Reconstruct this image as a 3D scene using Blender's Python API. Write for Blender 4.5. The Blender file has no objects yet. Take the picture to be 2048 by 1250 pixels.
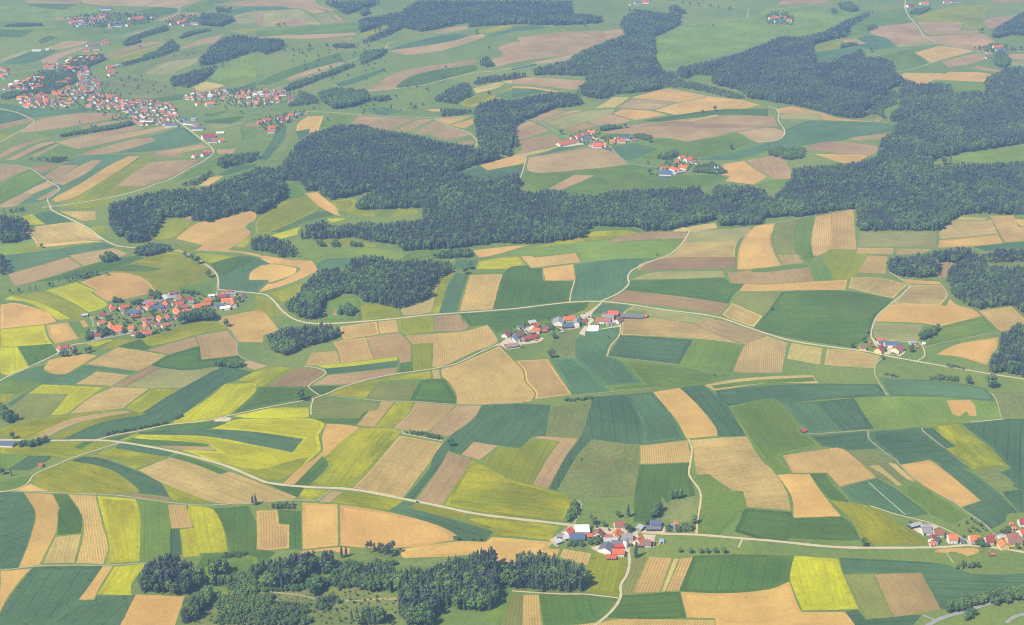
import bpy, bmesh, math, random
import numpy as np
from mathutils import Vector, Matrix
C = bpy.context.scene.collection
SC = bpy.context.scene
rnd = random.Random(7)

# ---------------------------------------------------------------- camera model (photo is 2048 x 1250)
F, CX, CY, HOR, H = 2600.0, 1024.0, 625.0, -550.0, 1000.0
TH = math.atan((CY - HOR) / F)
CT, ST = math.cos(TH), math.sin(TH)
def ray(px, py):
    a, b = (px - CX) / F, (CY - py) / F
    return a, CT + b * ST, -ST + b * CT            # x, y, z of the view ray
def proj(x, y, z):
    d = y * CT - (z - H) * ST
    return CX + F * x / d, CY - F * (y * ST + (z - H) * CT) / d
def flat(px, py, z=0.0):
    a, b, c = ray(px, py)
    t = (z - H) / c
    return a * t, b * t
# ---------------------------------------------------------------- tiles the tracing was made in
TILES = {'%d%d' % (r, c): ((c - 1) * 512, (0, 310, 620, 930)[r - 1], .256) for r in range(1, 5) for c in range(1, 5)}
TILES.update(Z1=(1090, 1020, .15625), Z2=(1808, 1020, .1171875), Z3=(992, 600, .15625), Z4=(170, 570, .15625),
             Z5=(1690, 660, .078125), Z6=(1100, 240, .17578))
def tp(tile, s):
    ox, oy, k = TILES[tile]
    u, v = s.split(',')
    return ox + float(u) * k, oy + float(v) * k
# ---------------------------------------------------------------- terrain
HILLS = [(800, 330, 24, 420), (620, 300, -8, 300), (300, 215, -14, 420), (1300, 225, 20, 380), (1560, 160, 12, 500), (1850, 330, 16, 420),
         (1000, 90, 18, 550), (470, 130, 12, 350), (760, 590, 14, 170), (640, 660, -6, 200), (330, 430, 12, 260), (1200, 440, 8, 260),
         (1120, 660, -5, 240), (1500, 600, 10, 260), (1700, 800, -7, 230), (1350, 850, 7, 190), (480, 880, 7, 170), (800, 900, 6, 170),
         (160, 620, 8, 200), (330, 760, -5, 170), (1600, 950, 6, 160), (1950, 900, -6, 180), (1000, 1000, 5, 140), (240, 1080, 5, 140),
         (700, 1080, 5, 140), (1500, 1150, 5, 140), (150, 350, 8, 330), (1750, 60, 14, 500), (150, 60, 10, 500)]
HG = [(*flat(px, py), a * 1.5, r) for px, py, a, r in HILLS]
def hraw(x, y):
    z = 0.0 * x
    for hx, hy, a, r in HG:
        z = z + a * np.exp(-((x - hx) ** 2 + (y - hy) ** 2) / (r * r))
    z = z + 1.6 * np.sin(x / 71 + 1.3 * np.sin(y / 143)) * np.sin(y / 88 + 0.9 * np.sin(x / 117 + 2)) + 4.5 * np.sin(x / 190 + y / 260 + 1) * np.sin(y / 230 - x / 340)
    w = np.clip((y - 700) / 400, 0, 1) * np.clip((7500 - y) / 1500, 0, 1) * np.clip((4200 - abs(x)) / 1200, 0, 1)
    return z * w
G = 40.0
NX0, NX1, NY0, NY1 = -80, 80, 20, 170
_gx, _gy = np.meshgrid(np.arange(NX0, NX1 + 1) * G, np.arange(NY0, NY1 + 1) * G, indexing='ij')
HGRID = hraw(_gx, _gy)
def hl(x, y):
    """height of the triangulated ground at x, y"""
    fx, fy = x / G, y / G
    i, j = math.floor(fx), math.floor(fy)
    if not (NX0 <= i < NX1 and NY0 <= j < NY1): return 0.0
    u, v = fx - i, fy - j
    i -= NX0; j -= NY0
    a, b, c, d = HGRID[i, j], HGRID[i + 1, j], HGRID[i + 1, j + 1], HGRID[i, j + 1]
    return float(a + u * (b - a) + v * (c - b)) if u >= v else float(a + u * (c - d) + v * (d - a))
def hlv(x, y):
    fx, fy = x / G, y / G
    i = np.clip(np.floor(fx).astype(int), NX0, NX1 - 1); j = np.clip(np.floor(fy).astype(int), NY0, NY1 - 1)
    u, v = fx - i, fy - j
    i = i - NX0; j = j - NY0
    a, b, c, d = HGRID[i, j], HGRID[i + 1, j], HGRID[i + 1, j + 1], HGRID[i, j + 1]
    return np.where(u >= v, a + u * (b - a) + v * (c - b), a + u * (c - d) + v * (d - a))
def grad(x, y):
    e = 6.0
    return (hraw(x + e, y) - hraw(x - e, y)) / (2 * e), (hraw(x, y + e) - hraw(x, y - e)) / (2 * e)
def ground(px, py, up=0.0):
    """point where the sight line of a pixel meets the ground raised by up"""
    z = up
    for _ in range(14):
        x, y = flat(px, py, z)
        z = .35 * z + .65 * (hl(x, y) + up)
    return x, y
def srgb(r, g, b, k=1.0):
    f = lambda c: (c / 12.92 if c <= .04045 else ((c + .055) / 1.055) ** 2.4) * k
    return f(r / 255), f(g / 255), f(b / 255)
# ---------------------------------------------------------------- object helpers
def link(o, parent=None):
    C.objects.link(o)
    if parent is not None: o.parent = parent
    return o
def tag(o, label, cat, group=None, kind=None):
    if label: o['label'] = label
    if cat: o['category'] = cat
    if group: o['group'] = group
    if kind: o['kind'] = kind
    return o
def empty(name, loc, rz=0.0):
    o = bpy.data.objects.new(name, None); o.empty_display_size = 1
    o.location = loc; o.rotation_euler = (0, 0, rz)
    return link(o)
def mesh_obj(name, verts, faces, mats, parent=None, midx=None, smooth=False):
    me = bpy.data.meshes.new(name)
    me.from_pydata(verts, [], faces)
    for m in (mats if isinstance(mats, list) else [mats]): me.materials.append(m)
    if midx is not None: me.polygons.foreach_set('material_index', midx)
    if smooth: me.polygons.foreach_set('use_smooth', [True] * len(me.polygons))
    me.update()
    return link(bpy.data.objects.new(name, me), parent)
# ---------------------------------------------------------------- node helper
class N:
    def __init__(s, name, rough=.9, spec=.15):
        s.m = bpy.data.materials.new(name); s.m.use_nodes = True
        s.t = s.m.node_tree; s.n = s.t.nodes; s.l = s.t.links
        s.b = s.n['Principled BSDF']
        s.b.inputs['Roughness'].default_value = rough
        s.b.inputs['Specular IOR Level'].default_value = spec
    def new(s, typ, **kw):
        nd = s.n.new(typ)
        for k, v in kw.items(): setattr(nd, k, v)
        return nd
    def put(s, sock, v):
        if isinstance(v, bpy.types.NodeSocket): s.l.new(v, sock)
        else: sock.default_value = v
    def math(s, op, a, b=0.0, c=0.0):
        nd = s.new('ShaderNodeMath', operation=op)
        for i, v in enumerate((a, b, c)): s.put(nd.inputs[i], v)
        return nd.outputs[0]
    def mapr(s, v, a, b, c=0.0, d=1.0):
        nd = s.new('ShaderNodeMapRange', interpolation_type='SMOOTHSTEP')
        for i, x in enumerate((v, a, b, c, d)): s.put(nd.inputs[i], x)
        return nd.outputs[0]
    def noise(s, vec, scale, detail=3.0, rough=.55):
        nd = s.new('ShaderNodeTexNoise')
        if vec is not None: s.l.new(vec, nd.inputs['Vector'])
        nd.inputs['Scale'].default_value = scale; nd.inputs['Detail'].default_value = detail; nd.inputs['Roughness'].default_value = rough
        return nd.outputs['Fac']
    def mix(s, f, a, b, mode='MIX'):
        nd = s.new('ShaderNodeMix', data_type='RGBA', blend_type=mode)
        s.put(nd.inputs[0], f)
        for i, v in ((6, a), (7, b)):
            s.put(nd.inputs[i], v if isinstance(v, bpy.types.NodeSocket) else (*v[:3], 1.0))
        return nd.outputs[2]
    def hsv(s, col, h=.5, sat=1.0, v=1.0):
        nd = s.new('ShaderNodeHueSaturation')
        s.put(nd.inputs['Hue'], h); s.put(nd.inputs['Saturation'], sat); s.put(nd.inputs['Value'], v)
        s.put(nd.inputs['Color'], col if isinstance(col, bpy.types.NodeSocket) else (*col[:3], 1.0))
        return nd.outputs['Color']
    def comb(s, x, y, z=0.0):
        nd = s.new('ShaderNodeCombineXYZ')
        for i, v in enumerate((x, y, z)): s.put(nd.inputs[i], v)
        return nd.outputs[0]
    def sep(s, v):
        nd = s.new('ShaderNodeSeparateXYZ'); s.l.new(v, nd.inputs[0]); return nd.outputs
    def base(s, col):
        s.put(s.b.inputs['Base Color'], col if isinstance(col, bpy.types.NodeSocket) else (*col[:3], 1.0))
        return s.m
FIELDS = """
11 p 210,0 640,0 620,30 400,28 200,25
11 p 640,0 1250,0 1120,50 850,45 640,20
11 p 1130,50 1250,0 1580,0 1420,50 1400,65 1250,55
11 l 0,50 350,50 480,70 430,160 0,160
11 k 190,25 600,30 500,75 350,65
11 l 500,75 620,40 700,45 760,75 750,110 520,140 430,150
11 p 410,160 440,130 510,135 500,158
11 l 0,170 400,165 520,200 350,270 0,225
11 k 0,230 270,240 160,290 0,290
11 k 380,280 460,290 330,345 300,320
11 g 530,240 850,185 1100,165 1260,170 1290,190 860,295 700,290
11 k 1050,90 1250,55 1390,70 1370,100 1240,130
11 p 1230,160 1400,100 1560,100 1540,125 1440,150 1330,160
11 g 1410,90 1480,50 1640,0 1800,0 1700,50 1580,100
11 o 880,308 1230,210 1290,198 1290,204 1100,255 900,312
11 p 340,380 520,320 700,320 640,350 480,385
11 p 330,460 620,365 680,375 460,460 430,500 330,495
11 t 15,490 240,395 450,390 350,450 230,490 100,500
11 o 0,460 180,400 240,395 10,480
11 p 815,430 960,385 1150,330 1310,322 1080,380 830,448
11 p 860,450 1080,395 1330,328 1290,345 1110,402 900,448
11 z 840,460 1080,405 1230,375 1200,420 1000,480 880,485
11 m 950,550 1230,460 1400,400 1680,340 1560,450 1530,490 1400,555 1340,590 1100,580
11 o 1120,575 1280,490 1550,450 1530,490 1400,550 1340,590
11 p 1405,375 1560,310 1750,262 1690,330 1560,350 1420,382
11 z 1780,240 2000,225 2000,250 1880,265
11 l 1600,600 1700,540 1990,400 2000,640 1880,650 1770,660
11 w 1500,680 1600,635 1760,665 1620,722 1570,722
11 p 1870,665 1940,660 1910,675
11 k 1770,710 2000,640 2000,690 1940,740 1800,745
11 o 1830,120 2000,80 2000,175 1860,185
11 t 1740,105 1900,60 2000,55 2000,80 1830,115
11 m 740,640 1000,600 1300,650 1390,740 1180,765 900,750 760,700
11 k 1120,780 1440,735 1420,780 1180,800
11 t 0,810 130,820 380,855 700,850 690,870 250,915 130,870 0,845
11 t 0,860 150,890 215,925 0,970
11 p 160,1035 270,945 460,905 720,880 940,890 940,920 620,975 250,1030
11 p 0,970 230,920 260,945 0,1015
11 z 0,1050 90,1045 120,1045 50,1090 0,1100
11 p 630,985 960,935 980,950 640,1010
11 g 270,1040 600,985 640,1010 370,1065
11 p 430,1110 780,1030 1060,980 1120,1005 860,1060 500,1135
11 p 500,1135 860,1060 1290,980 1340,1000 900,1100 610,1165
11 t 640,1200 1050,1085 1200,1060 1400,990 1440,1000 1580,1110 1230,1175 1000,1190
11 p 590,1225 700,1180 1050,1085 1190,1072 1220,1100 1000,1165 880,1195
11 p 0,1205 120,1140 350,1075 360,1085 180,1150 0,1235
11 p 40,1250 300,1125 410,1103 430,1110 200,1210 120,1250
11 t 120,1250 440,1115 330,1150 200,1215
11 p 240,1220 440,1125 470,1130 280,1225
11 g 330,1210 480,1140 610,1165 560,1220 540,1250
11 p 1220,1185 1580,1125 1630,1150 1300,1215 1215,1222
11 p 1690,1170 1850,1158 1820,1200 1700,1205
11 o 1630,975 1800,970 1720,1005 1640,990
11 g 1880,1000 1925,955 2000,990 2000,1080 1890,1090
11 k 1600,890 1790,860 1690,905 1600,910
11 k 1590,945 1890,905 1900,920 1800,965 1600,960
12 p -350,40 0,0 470,0 480,35 620,80 580,92 460,55 320,68 180,50 0,48
12 t 0,55 180,50 310,70 120,80 0,85
12 o 0,85 300,70 340,75 430,130 510,185 300,200 60,210 0,170
12 p 0,100 70,110 60,205 0,170
12 p 130,150 330,150 420,190 200,200
12 p 350,65 450,52 550,95 450,108
12 o 460,110 560,100 640,165 510,180
12 p 570,92 600,95 680,160 650,165
12 p 420,195 740,158 750,165 500,195
12 g 0,240 800,175 800,250 400,280 0,290
12 p -480,345 0,292 770,253 785,270 400,303 70,300
12 b 450,300 750,295 765,315 500,320
12 z 790,275 1000,205 1100,190 860,290
12 p 1390,260 1500,220 1650,203 1655,230 1410,262
12 z 1680,250 1820,220 2000,195 2240,190 1830,258
12 t 1800,280 1990,225 2200,195 2240,200 2000,250 1850,290
12 t 1040,390 1140,350 1400,285 1600,260 1670,275 1600,310 1400,345 1100,385
12 p 1030,402 1150,380 1400,345 1560,315 1650,285 1770,262 1790,285 1600,355 1400,405 1180,432
12 p 850,708 980,630 1100,565 1300,520 1550,490 1720,465 1720,495 1500,530 1300,565 1180,610 1090,690 1000,705 870,715
12 k 1090,680 1180,615 1400,550 1700,505 1740,540 1690,560 1500,610 1290,665 1160,685
12 k 0,660 200,560 380,500 650,410 680,480 340,570 230,610 100,660
12 p 230,610 340,570 660,480 680,492 400,590 260,635
12 t 620,655 1000,530 1010,550 800,640 650,680
12 s 1320,855 1440,852 1450,870 1380,870
12 t 870,845 1000,835 1130,870 1000,905 900,880
12 p 735,955 800,905 1250,930 1060,1005 980,1020 900,1000
12 p 1100,1015 1280,930 1390,930 1200,1020
12 p 1220,1040 1400,945 1480,985 1320,1055
12 p 1350,1045 1490,985 1600,1010 1690,1050 1530,1095 1430,1080
12 s 1400,925 1690,905 1500,980
12 s 1510,980 1700,925 1705,960 1630,1005
12 p 1560,1120 1700,1085 1710,1115 1620,1140
12 g 500,990 560,890 740,895 800,905 740,955 620,985
12 s 310,1025 330,960 400,910 530,905 500,990 480,1030 410,1048 420,1005
12 t 20,1250 120,1100 180,980 235,985 230,1060 150,1170 90,1250
12 m 90,1250 200,1130 270,950 330,915 310,1020 240,1150 170,1250
12 t 310,1030 420,1008 410,1045 340,1090
12 b -80,965 100,950 120,960 0,990 -90,992
12 z 1600,810 1680,760 1820,725 1930,765 1750,830 1650,835
12 z 1880,720 2000,680 2090,690 1900,735
12 t 1860,755 2000,705 2240,715 2000,770
12 w 1690,690 1900,640 1945,650 1880,690 1720,730
12 w 1920,625 2000,622 2000,655 1950,650
13 p -110,372 0,332 60,328 40,295 400,250 690,240 740,312 560,385 470,425 20,488 -120,520 -155,460 -70,430
13 p 705,245 830,225 890,260 740,310
13 t 0,210 200,195 300,215 100,240 0,245
13 t 0,520 170,490 200,510 0,550
13 p 160,490 470,430 470,470 200,505
13 p 0,620 130,605 300,612 570,630 540,685 480,700 200,670 0,655
13 s 0,675 150,678 370,715 330,720 180,695 0,685
13 t 0,690 200,700 270,715 0,760
13 l 1100,290 1290,210 1830,140 2000,60 2450,50 2700,100 2500,250 2050,300 1900,350 1400,490 1250,530 1180,540 1120,430
13 s 925,765 1220,690 1560,755 1300,798
13 p 820,840 940,772 1290,798 1100,860
13 w 645,848 790,757 920,758 810,840
13 s 1110,862 1310,800 1560,755 1850,790 1640,855 1280,897
13 s 1650,855 1850,795 1940,820 1780,858
13 k 1020,945 1300,895 1650,855 1870,850 2000,850 2000,905 1640,895 1380,935 1130,950
13 p 130,930 320,855 420,870 230,945
13 p 240,948 430,872 570,858 400,905 270,955
13 o 270,958 500,882 800,850 780,890 580,950 380,1005
13 s 785,890 860,850 1100,868 1215,900 960,940
13 p 590,950 770,893 940,940 850,965 670,980
13 b 385,1005 570,955 660,980 480,1035
13 p 700,1040 880,990 1250,940 1600,905 2000,908 2050,920 2080,985 1950,1000 1750,1028 1360,1106 930,1050
13 b 1000,990 1250,945 1500,960 2000,985 1940,1000 1500,1000 1200,985
13 w 1360,940 1590,895 1620,900 1420,945
13 p 1755,1032 1960,1000 2060,1000 2130,1030 2120,1060 2050,1100 1920,1118
13 g 1050,1090 1180,1075 1360,1108 1750,1034 1910,1115 1450,1240 1130,1250 1000,1250
13 t 780,1150 960,1120 1150,1160 930,1245 870,1245
13 t 690,1075 780,1045 930,1050 900,1070 800,1080
13 t 1440,1250 2000,1110 2060,1150 1800,1240
13 p 10,1000 130,945 195,965 30,1030
13 p 30,1035 190,968 300,1020 60,1095
13 p 50,1105 150,1080 320,1050 370,1090 360,1130 0,1220 80,1165
13 w 0,1215 360,1140 340,1165 120,1220 110,1260 0,1290
13 t 370,1150 500,1130 560,1140 200,1215
14 p 70,45 110,0 470,0 470,20
14 g 610,230 800,130 1060,60 1130,170 860,205 850,240 800,265 600,290
14 p 800,265 860,210 1130,175 1200,255 1240,285 1330,340 1000,345 940,315
14 o 1000,347 1280,315 1330,345 1010,370
14 t 690,300 810,270 930,300 1000,370 850,390 700,370
14 p 570,312 690,300 775,345 620,345
14 f 345,375 560,325 620,345 540,380 370,408
14 t 350,410 540,385 720,365 760,430 480,480 370,490
14 f 1120,150 1200,115 1450,45 1730,40 1690,110 1690,210 1530,235 1530,175 1150,170
14 p 1165,175 1520,172 1505,245 1220,250
14 p 1220,255 1640,235 1640,262 1280,272
14 p 1240,285 1650,265 1700,275 1790,340 1740,345 1720,395 1560,385 1330,330
14 p 1710,145 1955,115 1830,195 1720,230
14 p 1755,0 2000,0 2000,20 1760,20
14 s 1135,415 1340,355 1560,388 1600,405 1400,450 1270,490
14 p 1350,480 1630,410 1700,420 1690,460 1600,495 1410,527
14 g 780,450 1130,380 1340,350 1140,410 1260,490 1180,525 1000,570 990,480
14 p 1590,535 1640,515 1870,560 1830,575
14 s 1020,595 1070,568 1380,572 1280,635 1180,668 1060,660
14 s 1290,620 1410,562 1660,565 1755,585 1690,640 1550,635
14 p 1860,425 2000,420 2000,470 1910,465
14 o 1900,480 2000,475 2000,515 1890,510
14 g 1290,640 1690,640 1690,735 1460,715 1420,660
14 m 740,910 900,700 980,690 1020,800 900,860 930,950 850,945
14 p 820,945 880,905 900,915 870,950
14 t 0,1160 0,1108 60,1102 135,1045 150,1010 310,945 870,960 1090,1000 640,1085 280,1135 100,1160
14 s 65,850 190,830 420,880 540,920 870,955 430,938 425,890 90,885
14 o 90,890 420,890 415,938 100,928
14 p 620,1085 680,1070 945,1040 880,1085 650,1100
14 p 290,1165 380,1120 520,1105 855,1140 850,1190 760,1230 560,1200
24 s 350,-10 550,-5 780,5 700,65 580,62 460,25
24 l 1280,40 1400,0 2010,-85 2010,35 1760,60 1480,55 1460,30
21 t 0,250 230,115 330,150 480,80 640,0 1100,0 980,120 460,300 430,340 150,385 0,380
21 g 0,250 210,120 260,120 360,185 170,295 0,380
21 p 0,80 150,85 230,110 100,160 0,215
21 b 210,90 460,65 330,140 260,110
21 p 345,165 480,80 620,75 560,120 400,195
21 p 405,197 540,132 620,85 720,40 800,42 680,140 500,235 430,225
21 p 170,300 380,195 430,235 250,310
21 p 0,390 170,302 260,310 150,385 90,405 0,412
21 p 280,350 440,260 460,270 420,310 370,330 320,355
21 s 410,345 500,290 640,215 820,100 1000,10 1100,5 1000,80 780,215 600,325 440,370
21 f 450,385 600,330 820,190 1150,0 1210,0 1200,20 1130,80 900,250 1100,255 900,315 590,372
21 z 440,405 700,362 940,328 850,370 850,390 620,420
21 p 900,248 1160,60 1300,45 1570,35 1400,140 1230,212 1120,243
21 b 1200,15 1420,15 1430,-10 1190,-10
21 g 1340,210 1600,60 1700,20 1690,100 1450,190
21 t 1700,150 1850,80 2000,70 2000,90 1760,160
21 s 1545,240 1640,170 1750,165 1630,240
21 r 460,440 750,438 750,508 640,515 600,500 /745,440,748,508
21 t 260,470 390,430 560,520 360,545 300,510
21 y 170,480 250,460 360,540 230,550
21 h 200,605 280,560 580,525 660,560 800,660 480,690 280,700 250,650
21 s 265,705 760,668 810,675 330,720
21 l 0,700 250,660 270,705 150,780 0,780
21 z 140,720 320,710 340,750 160,765
21 t 30,785 340,750 820,685 900,720 560,790 540,800 70,915
21 p 535,785 880,725 1000,770 930,800 800,830 650,868
21 p 60,930 530,795 640,870 420,945 150,1018 110,1015
21 k 280,990 440,945 800,830 1040,790 1130,800 1000,850 820,910 500,970
21 f 840,925 1140,800 1290,755 1400,760 1480,800 1580,850 1670,890 1650,950 1400,1040 1250,1080 1210,1050 1130,960 1000,920
21 z 1140,800 1290,755 1400,760 1420,790 1280,800 1250,850 1060,840
21 k 830,905 1040,852 1270,890 1130,910 950,905
21 s 620,995 850,925 1000,922 1140,970 1225,1070 960,1130 830,1145 760,1100 720,1065 750,1055
21 y 350,1060 600,995 745,1055 710,1075 850,1165 800,1200 690,1230 560,1150
21 f 70,1100 340,1065 560,1150 680,1230 600,1300 480,1270 300,1160
21 y 30,1130 80,1100 300,1150 480,1235 560,1280 450,1290 200,1150
21 s 0,1170 110,1155 250,1185 380,1235 445,1300 350,1322 0,1360
21 g 1400,1035 1690,960 1690,1080 1580,1090 1400,1050
21 z 1540,765 1850,790 1640,850 1520,790
21 t 1640,850 1860,790 2000,800 2140,850 2050,870 1990,890 1945,975 2100,980 2010,1075 1720,1045 1700,920
21 k 1720,950 1900,850 2000,800 1860,795 1650,852
21 z 1340,680 1560,720 1510,750 1380,740
21 z 1830,715 1960,620 1940,700 1900,725
21 s 1370,655 1520,540 1800,480 1950,430 2000,440 2000,500 1920,560 1960,610 1850,700 1780,740 2000,770 2100,812 1860,765 1640,752 1520,750 1580,705 1480,680
21 f 1170,665 1220,590 1240,510 1430,500 1510,520 1500,545 1370,650 1280,665 /1240,510,1180,660
21 p 1430,500 1550,435 1490,510
21 z 700,560 810,555 830,612 750,605
22 g 220,215 320,205 380,315 230,355
22 f 0,520 60,470 220,360 380,320 480,400 470,430 250,545 100,610 0,615
22 z 230,355 385,320 420,350 300,365 150,420
22 k 120,600 290,530 470,450 580,435 600,470 420,510 200,600
22 y 110,630 360,555 330,590 330,620 200,655
22 s 380,300 480,288 540,340 620,400 650,460 690,490 600,460 530,425 480,395
22 f 590,360 760,335 780,370 760,415 650,445
22 z 700,435 760,420 940,440 930,480 760,470
22 g 940,470 1000,430 1070,440 1040,495
22 f 1040,495 1110,425 1260,425 1260,460 1120,475
22 y 550,495 700,490 690,505 580,532
22 l 290,690 460,670 470,720 560,730 900,725 1090,755 1170,770 1150,810 1000,815 780,800 470,830 330,800
22 f 500,660 620,650 740,670 930,700 940,720 720,705 550,700
22 g 1160,790 1300,745 1560,725 1650,730 1500,770 1340,800 1150,820
22 s 1690,745 2000,710 2130,705 1830,790 1740,800
22 y 1715,890 1740,830 1900,800 2060,790 2110,860 1930,890 1720,893
22 t 1540,890 1570,815 1730,820 1710,890
22 y 1480,825 1560,810 1540,835
22 s 30,810 60,782 250,815 440,825 470,870 470,910 250,1010 10,1075 90,1005 150,1000 330,910 340,880 150,850 110,850
22 s -60,975 -40,910 40,860 150,852 320,882 300,930 120,995 85,990 100,978
22 t 470,850 560,810 790,805 700,880 600,910 480,900
22 z 70,1075 350,1005 360,1020 310,1110 190,1170 130,1100
22 f 0,1095 80,1115 180,1190 230,1250 120,1270 0,1220
22 g 500,1195 560,1140 770,1095 830,1165 830,1290 500,1300
22 f 820,1175 900,1165 1080,1200 1120,1240 1100,1270 830,1290
22 w 1130,1210 1180,1160 1370,1110 1380,1010 1440,960 1400,1120 1370,1230 1270,1250 1150,1255
22 z 1365,1240 1450,960 1560,910 1500,1000 1440,1230
22 t 1430,1235 1510,1000 1570,920 1660,935 1560,1225
22 r 1585,1222 1670,935 1935,930 1850,1205 /1670,935,1585,1222
22 g 1680,900 1930,890 1930,925 1660,935
23 t -460,145 -250,82 -190,122 100,70 70,165 -150,190 -330,195
23 s -250,80 0,10 110,20 100,60 -190,120
23 p 115,110 130,20 600,-60 720,-45 820,0 910,75 600,110 250,140 150,135
23 g 75,180 110,120 250,145 640,110 910,80 1150,95 1050,150 1650,160 1680,190 1500,245 1300,250 1000,270 640,325 400,300 200,260
23 p 280,265 480,155 650,160 380,278
23 s 1640,70 1820,42 1890,100 2000,170 1890,232 1660,205 1700,165 1640,160
23 p 1830,40 2000,15 2050,0 2120,20 2200,180 2040,195 2000,155 1890,95
23 g 1900,235 2050,195 2180,190 2170,230 2040,270
23 g 590,560 900,560 1020,600 860,615 600,640
23 z 100,735 300,690 550,635 620,600 800,588 900,588 970,600 960,620 750,655 300,712
23 l 0,760 400,700 750,665 760,690 1250,660 1340,650 1270,740 1250,770 1140,800 540,850 540,770 490,765 160,790 60,790
23 t 485,855 800,815 1130,805 940,900 910,950 905,1000 840,1070 720,1135 460,1145 480,985 500,975
23 p 750,690 780,660 1000,605 1370,605 1350,650 1000,665
23 w 1370,565 1590,528 1610,570 1400,605 1365,590
23 w 1250,600 1320,530 1370,570 1370,600
23 h 1000,850 1260,770 1390,610 1600,580 1880,560 1760,690 1740,880 980,905 /1000,880,1740,850
23 b 970,905 1140,810 1750,795 1745,885 /1000,880,1740,870
23 o 1395,615 1600,580 1875,562 1790,650 1360,690
23 s 1755,895 1775,720 1890,560 2060,532 2025,660 2060,780 2115,865 2000,880 1880,895
23 o 920,975 1110,915 1650,905 1670,955 1300,970 /920,975,1670,955
23 q 1680,915 1870,900 1880,915 2000,912 2330,875 2360,985 2000,1008 1710,1003 /1880,915,1900,1005
23 g 1870,890 2110,870 2290,848 2330,870 2000,910 1880,912
23 k 880,1055 930,980 1660,960 1700,1005 1820,1010 1740,1080 1690,1160 1300,1100 980,1065
23 b 745,1140 880,1062 1000,1070 1300,1105 1690,1160 1630,1245 1300,1195 900,1150
23 s 1770,1065 1810,1008 2000,1010 2625,975 2605,1058 2000,1065
23 h 1640,1245 1720,1155 1960,1260 1890,1345 1700,1280
23 e 1730,1150 1780,1070 2110,1070 2000,1240 1970,1260 /2080,1080,1980,1240
23 s 240,885 480,850 500,975 260,982 245,920
23 r 65,790 150,790 180,800 500,765 540,840 380,855 150,885 /300,790,330,860
23 k -150,1205 -70,930 0,870 120,865 150,885 235,885 255,982 490,985 450,1148 0,1195
23 f 60,1212 450,1165 680,1155 600,1220 500,1240 100,1260
23 t 620,1245 700,1160 920,1170 860,1230
24 e 30,660 70,535 230,510 205,660 215,770 65,772 40,730 /150,525,140,770
24 g 205,650 235,510 365,480 345,640 340,750 370,790 300,830 240,770 220,770
24 r 335,660 370,480 500,455 495,600 480,740 390,790 350,785 /440,470,425,770
24 r 480,735 500,455 670,425 695,740 /585,440,590,740
24 h 70,778 230,775 285,845 120,862
24 f 420,800 480,740 690,750 780,780 690,930 640,970 500,975 490,900
24 g 340,870 420,820 480,900 490,975 370,985
24 o 715,605 1320,600 1310,725 700,720 /715,605,1320,600
24 h 700,725 985,725 980,780 690,770
24 h 1000,730 1290,735 1200,770 1000,780
24 h 1340,600 1440,515 1700,515 1745,500 1800,615 1340,660
24 w 1440,510 1490,480 1720,490 1700,512
24 s 1325,725 1335,665 1800,620 1840,690 1600,715
24 r 1735,475 1920,470 1960,560 2010,560 2010,672 1850,683 /1735,475,1850,683
24 s 1920,500 2010,505 2010,560 1960,550
24 t 1600,715 1850,688 2010,678 2010,730 1700,750
24 r 695,920 780,782 940,790 920,930 /780,782,695,920
24 h 625,1040 650,955 870,960 1100,1010 980,1120 750,1070
24 h 975,1160 1110,1012 1370,1018 1410,1090 1350,1175 /975,1160,1350,1175
24 s 1040,965 1340,990 1370,1013 1110,1007
24 b 1320,850 1370,830 1450,835 1440,920 1370,960 1310,950
24 l 1590,830 1620,830 1710,970 1690,970
34 k -110,140 0,10 110,-140 605,-150 975,-85 890,0 820,80 800,200 650,290 300,240 0,180
34 s 830,90 850,40 890,0 990,-48 1390,-35 1420,-90 1480,-40 1600,-10 1675,50 1340,132 1200,105
34 o 820,95 1210,108 1200,200 1170,240 900,235 830,215 815,150
34 r 1640,5 1900,-30 2020,90 1990,150 1810,165 1700,60 /1640,5,1810,165
34 g 1345,140 1680,55 1790,165 1400,260 1230,285 1290,200
31 y 0,150 350,115 370,200 415,265 140,290 0,290
31 y 0,290 140,290 230,440 60,515 0,490
31 s 355,115 530,95 620,225 430,265 380,200
31 g 540,95 700,100 720,170 690,230 620,220
31 s 620,85 660,80 700,125 650,140
31 k 140,285 400,265 440,330 440,345 235,450
31 y 660,260 870,225 880,240 740,290
31 f 780,310 900,230 1090,225 960,280
31 k 920,285 1090,230 1180,290 1140,315
31 z 1100,220 1250,180 1450,110 1640,88 1740,110 1780,150 1600,175 1380,240 1210,280 1150,280
31 s 335,460 380,390 600,345 740,350 760,358 520,500 420,500
31 h 660,425 920,288 1300,350 1180,430 1080,480
31 p 1145,315 1520,205 1555,275 1330,348
31 q 1525,200 1780,160 1850,260 1860,355 1570,388 1555,280 /1700,175,1730,370
31 k 1185,430 1330,350 1560,285 1570,390 1860,360 1910,395 1680,440 1460,470 1270,450
31 t 0,560 200,470 340,430 350,480 430,505 520,500 660,430 1060,480 1000,500 750,475 580,585 300,580
31 g 0,565 100,540 310,575 130,660 0,650
31 z 0,660 110,655 60,715 0,720
31 t 50,735 320,575 210,655 90,760
31 h 585,580 760,478 1020,510 870,595
31 b 880,595 1180,435 1255,450 980,600
31 o 980,602 1260,450 1470,470 1720,450 1420,612
31 u 490,1005 820,875 1150,815 1100,800 1420,615 1730,450 1800,445 1970,485 1840,550 1750,580 1450,800 1300,890 1080,930 800,1000
31 y 215,655 330,580 570,590 820,605 700,680 520,815 390,825 530,660
31 e 80,765 210,660 530,665 370,830 160,865 100,810 /210,660,80,765
31 h 540,815 690,690 880,600 1170,610 960,770
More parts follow.
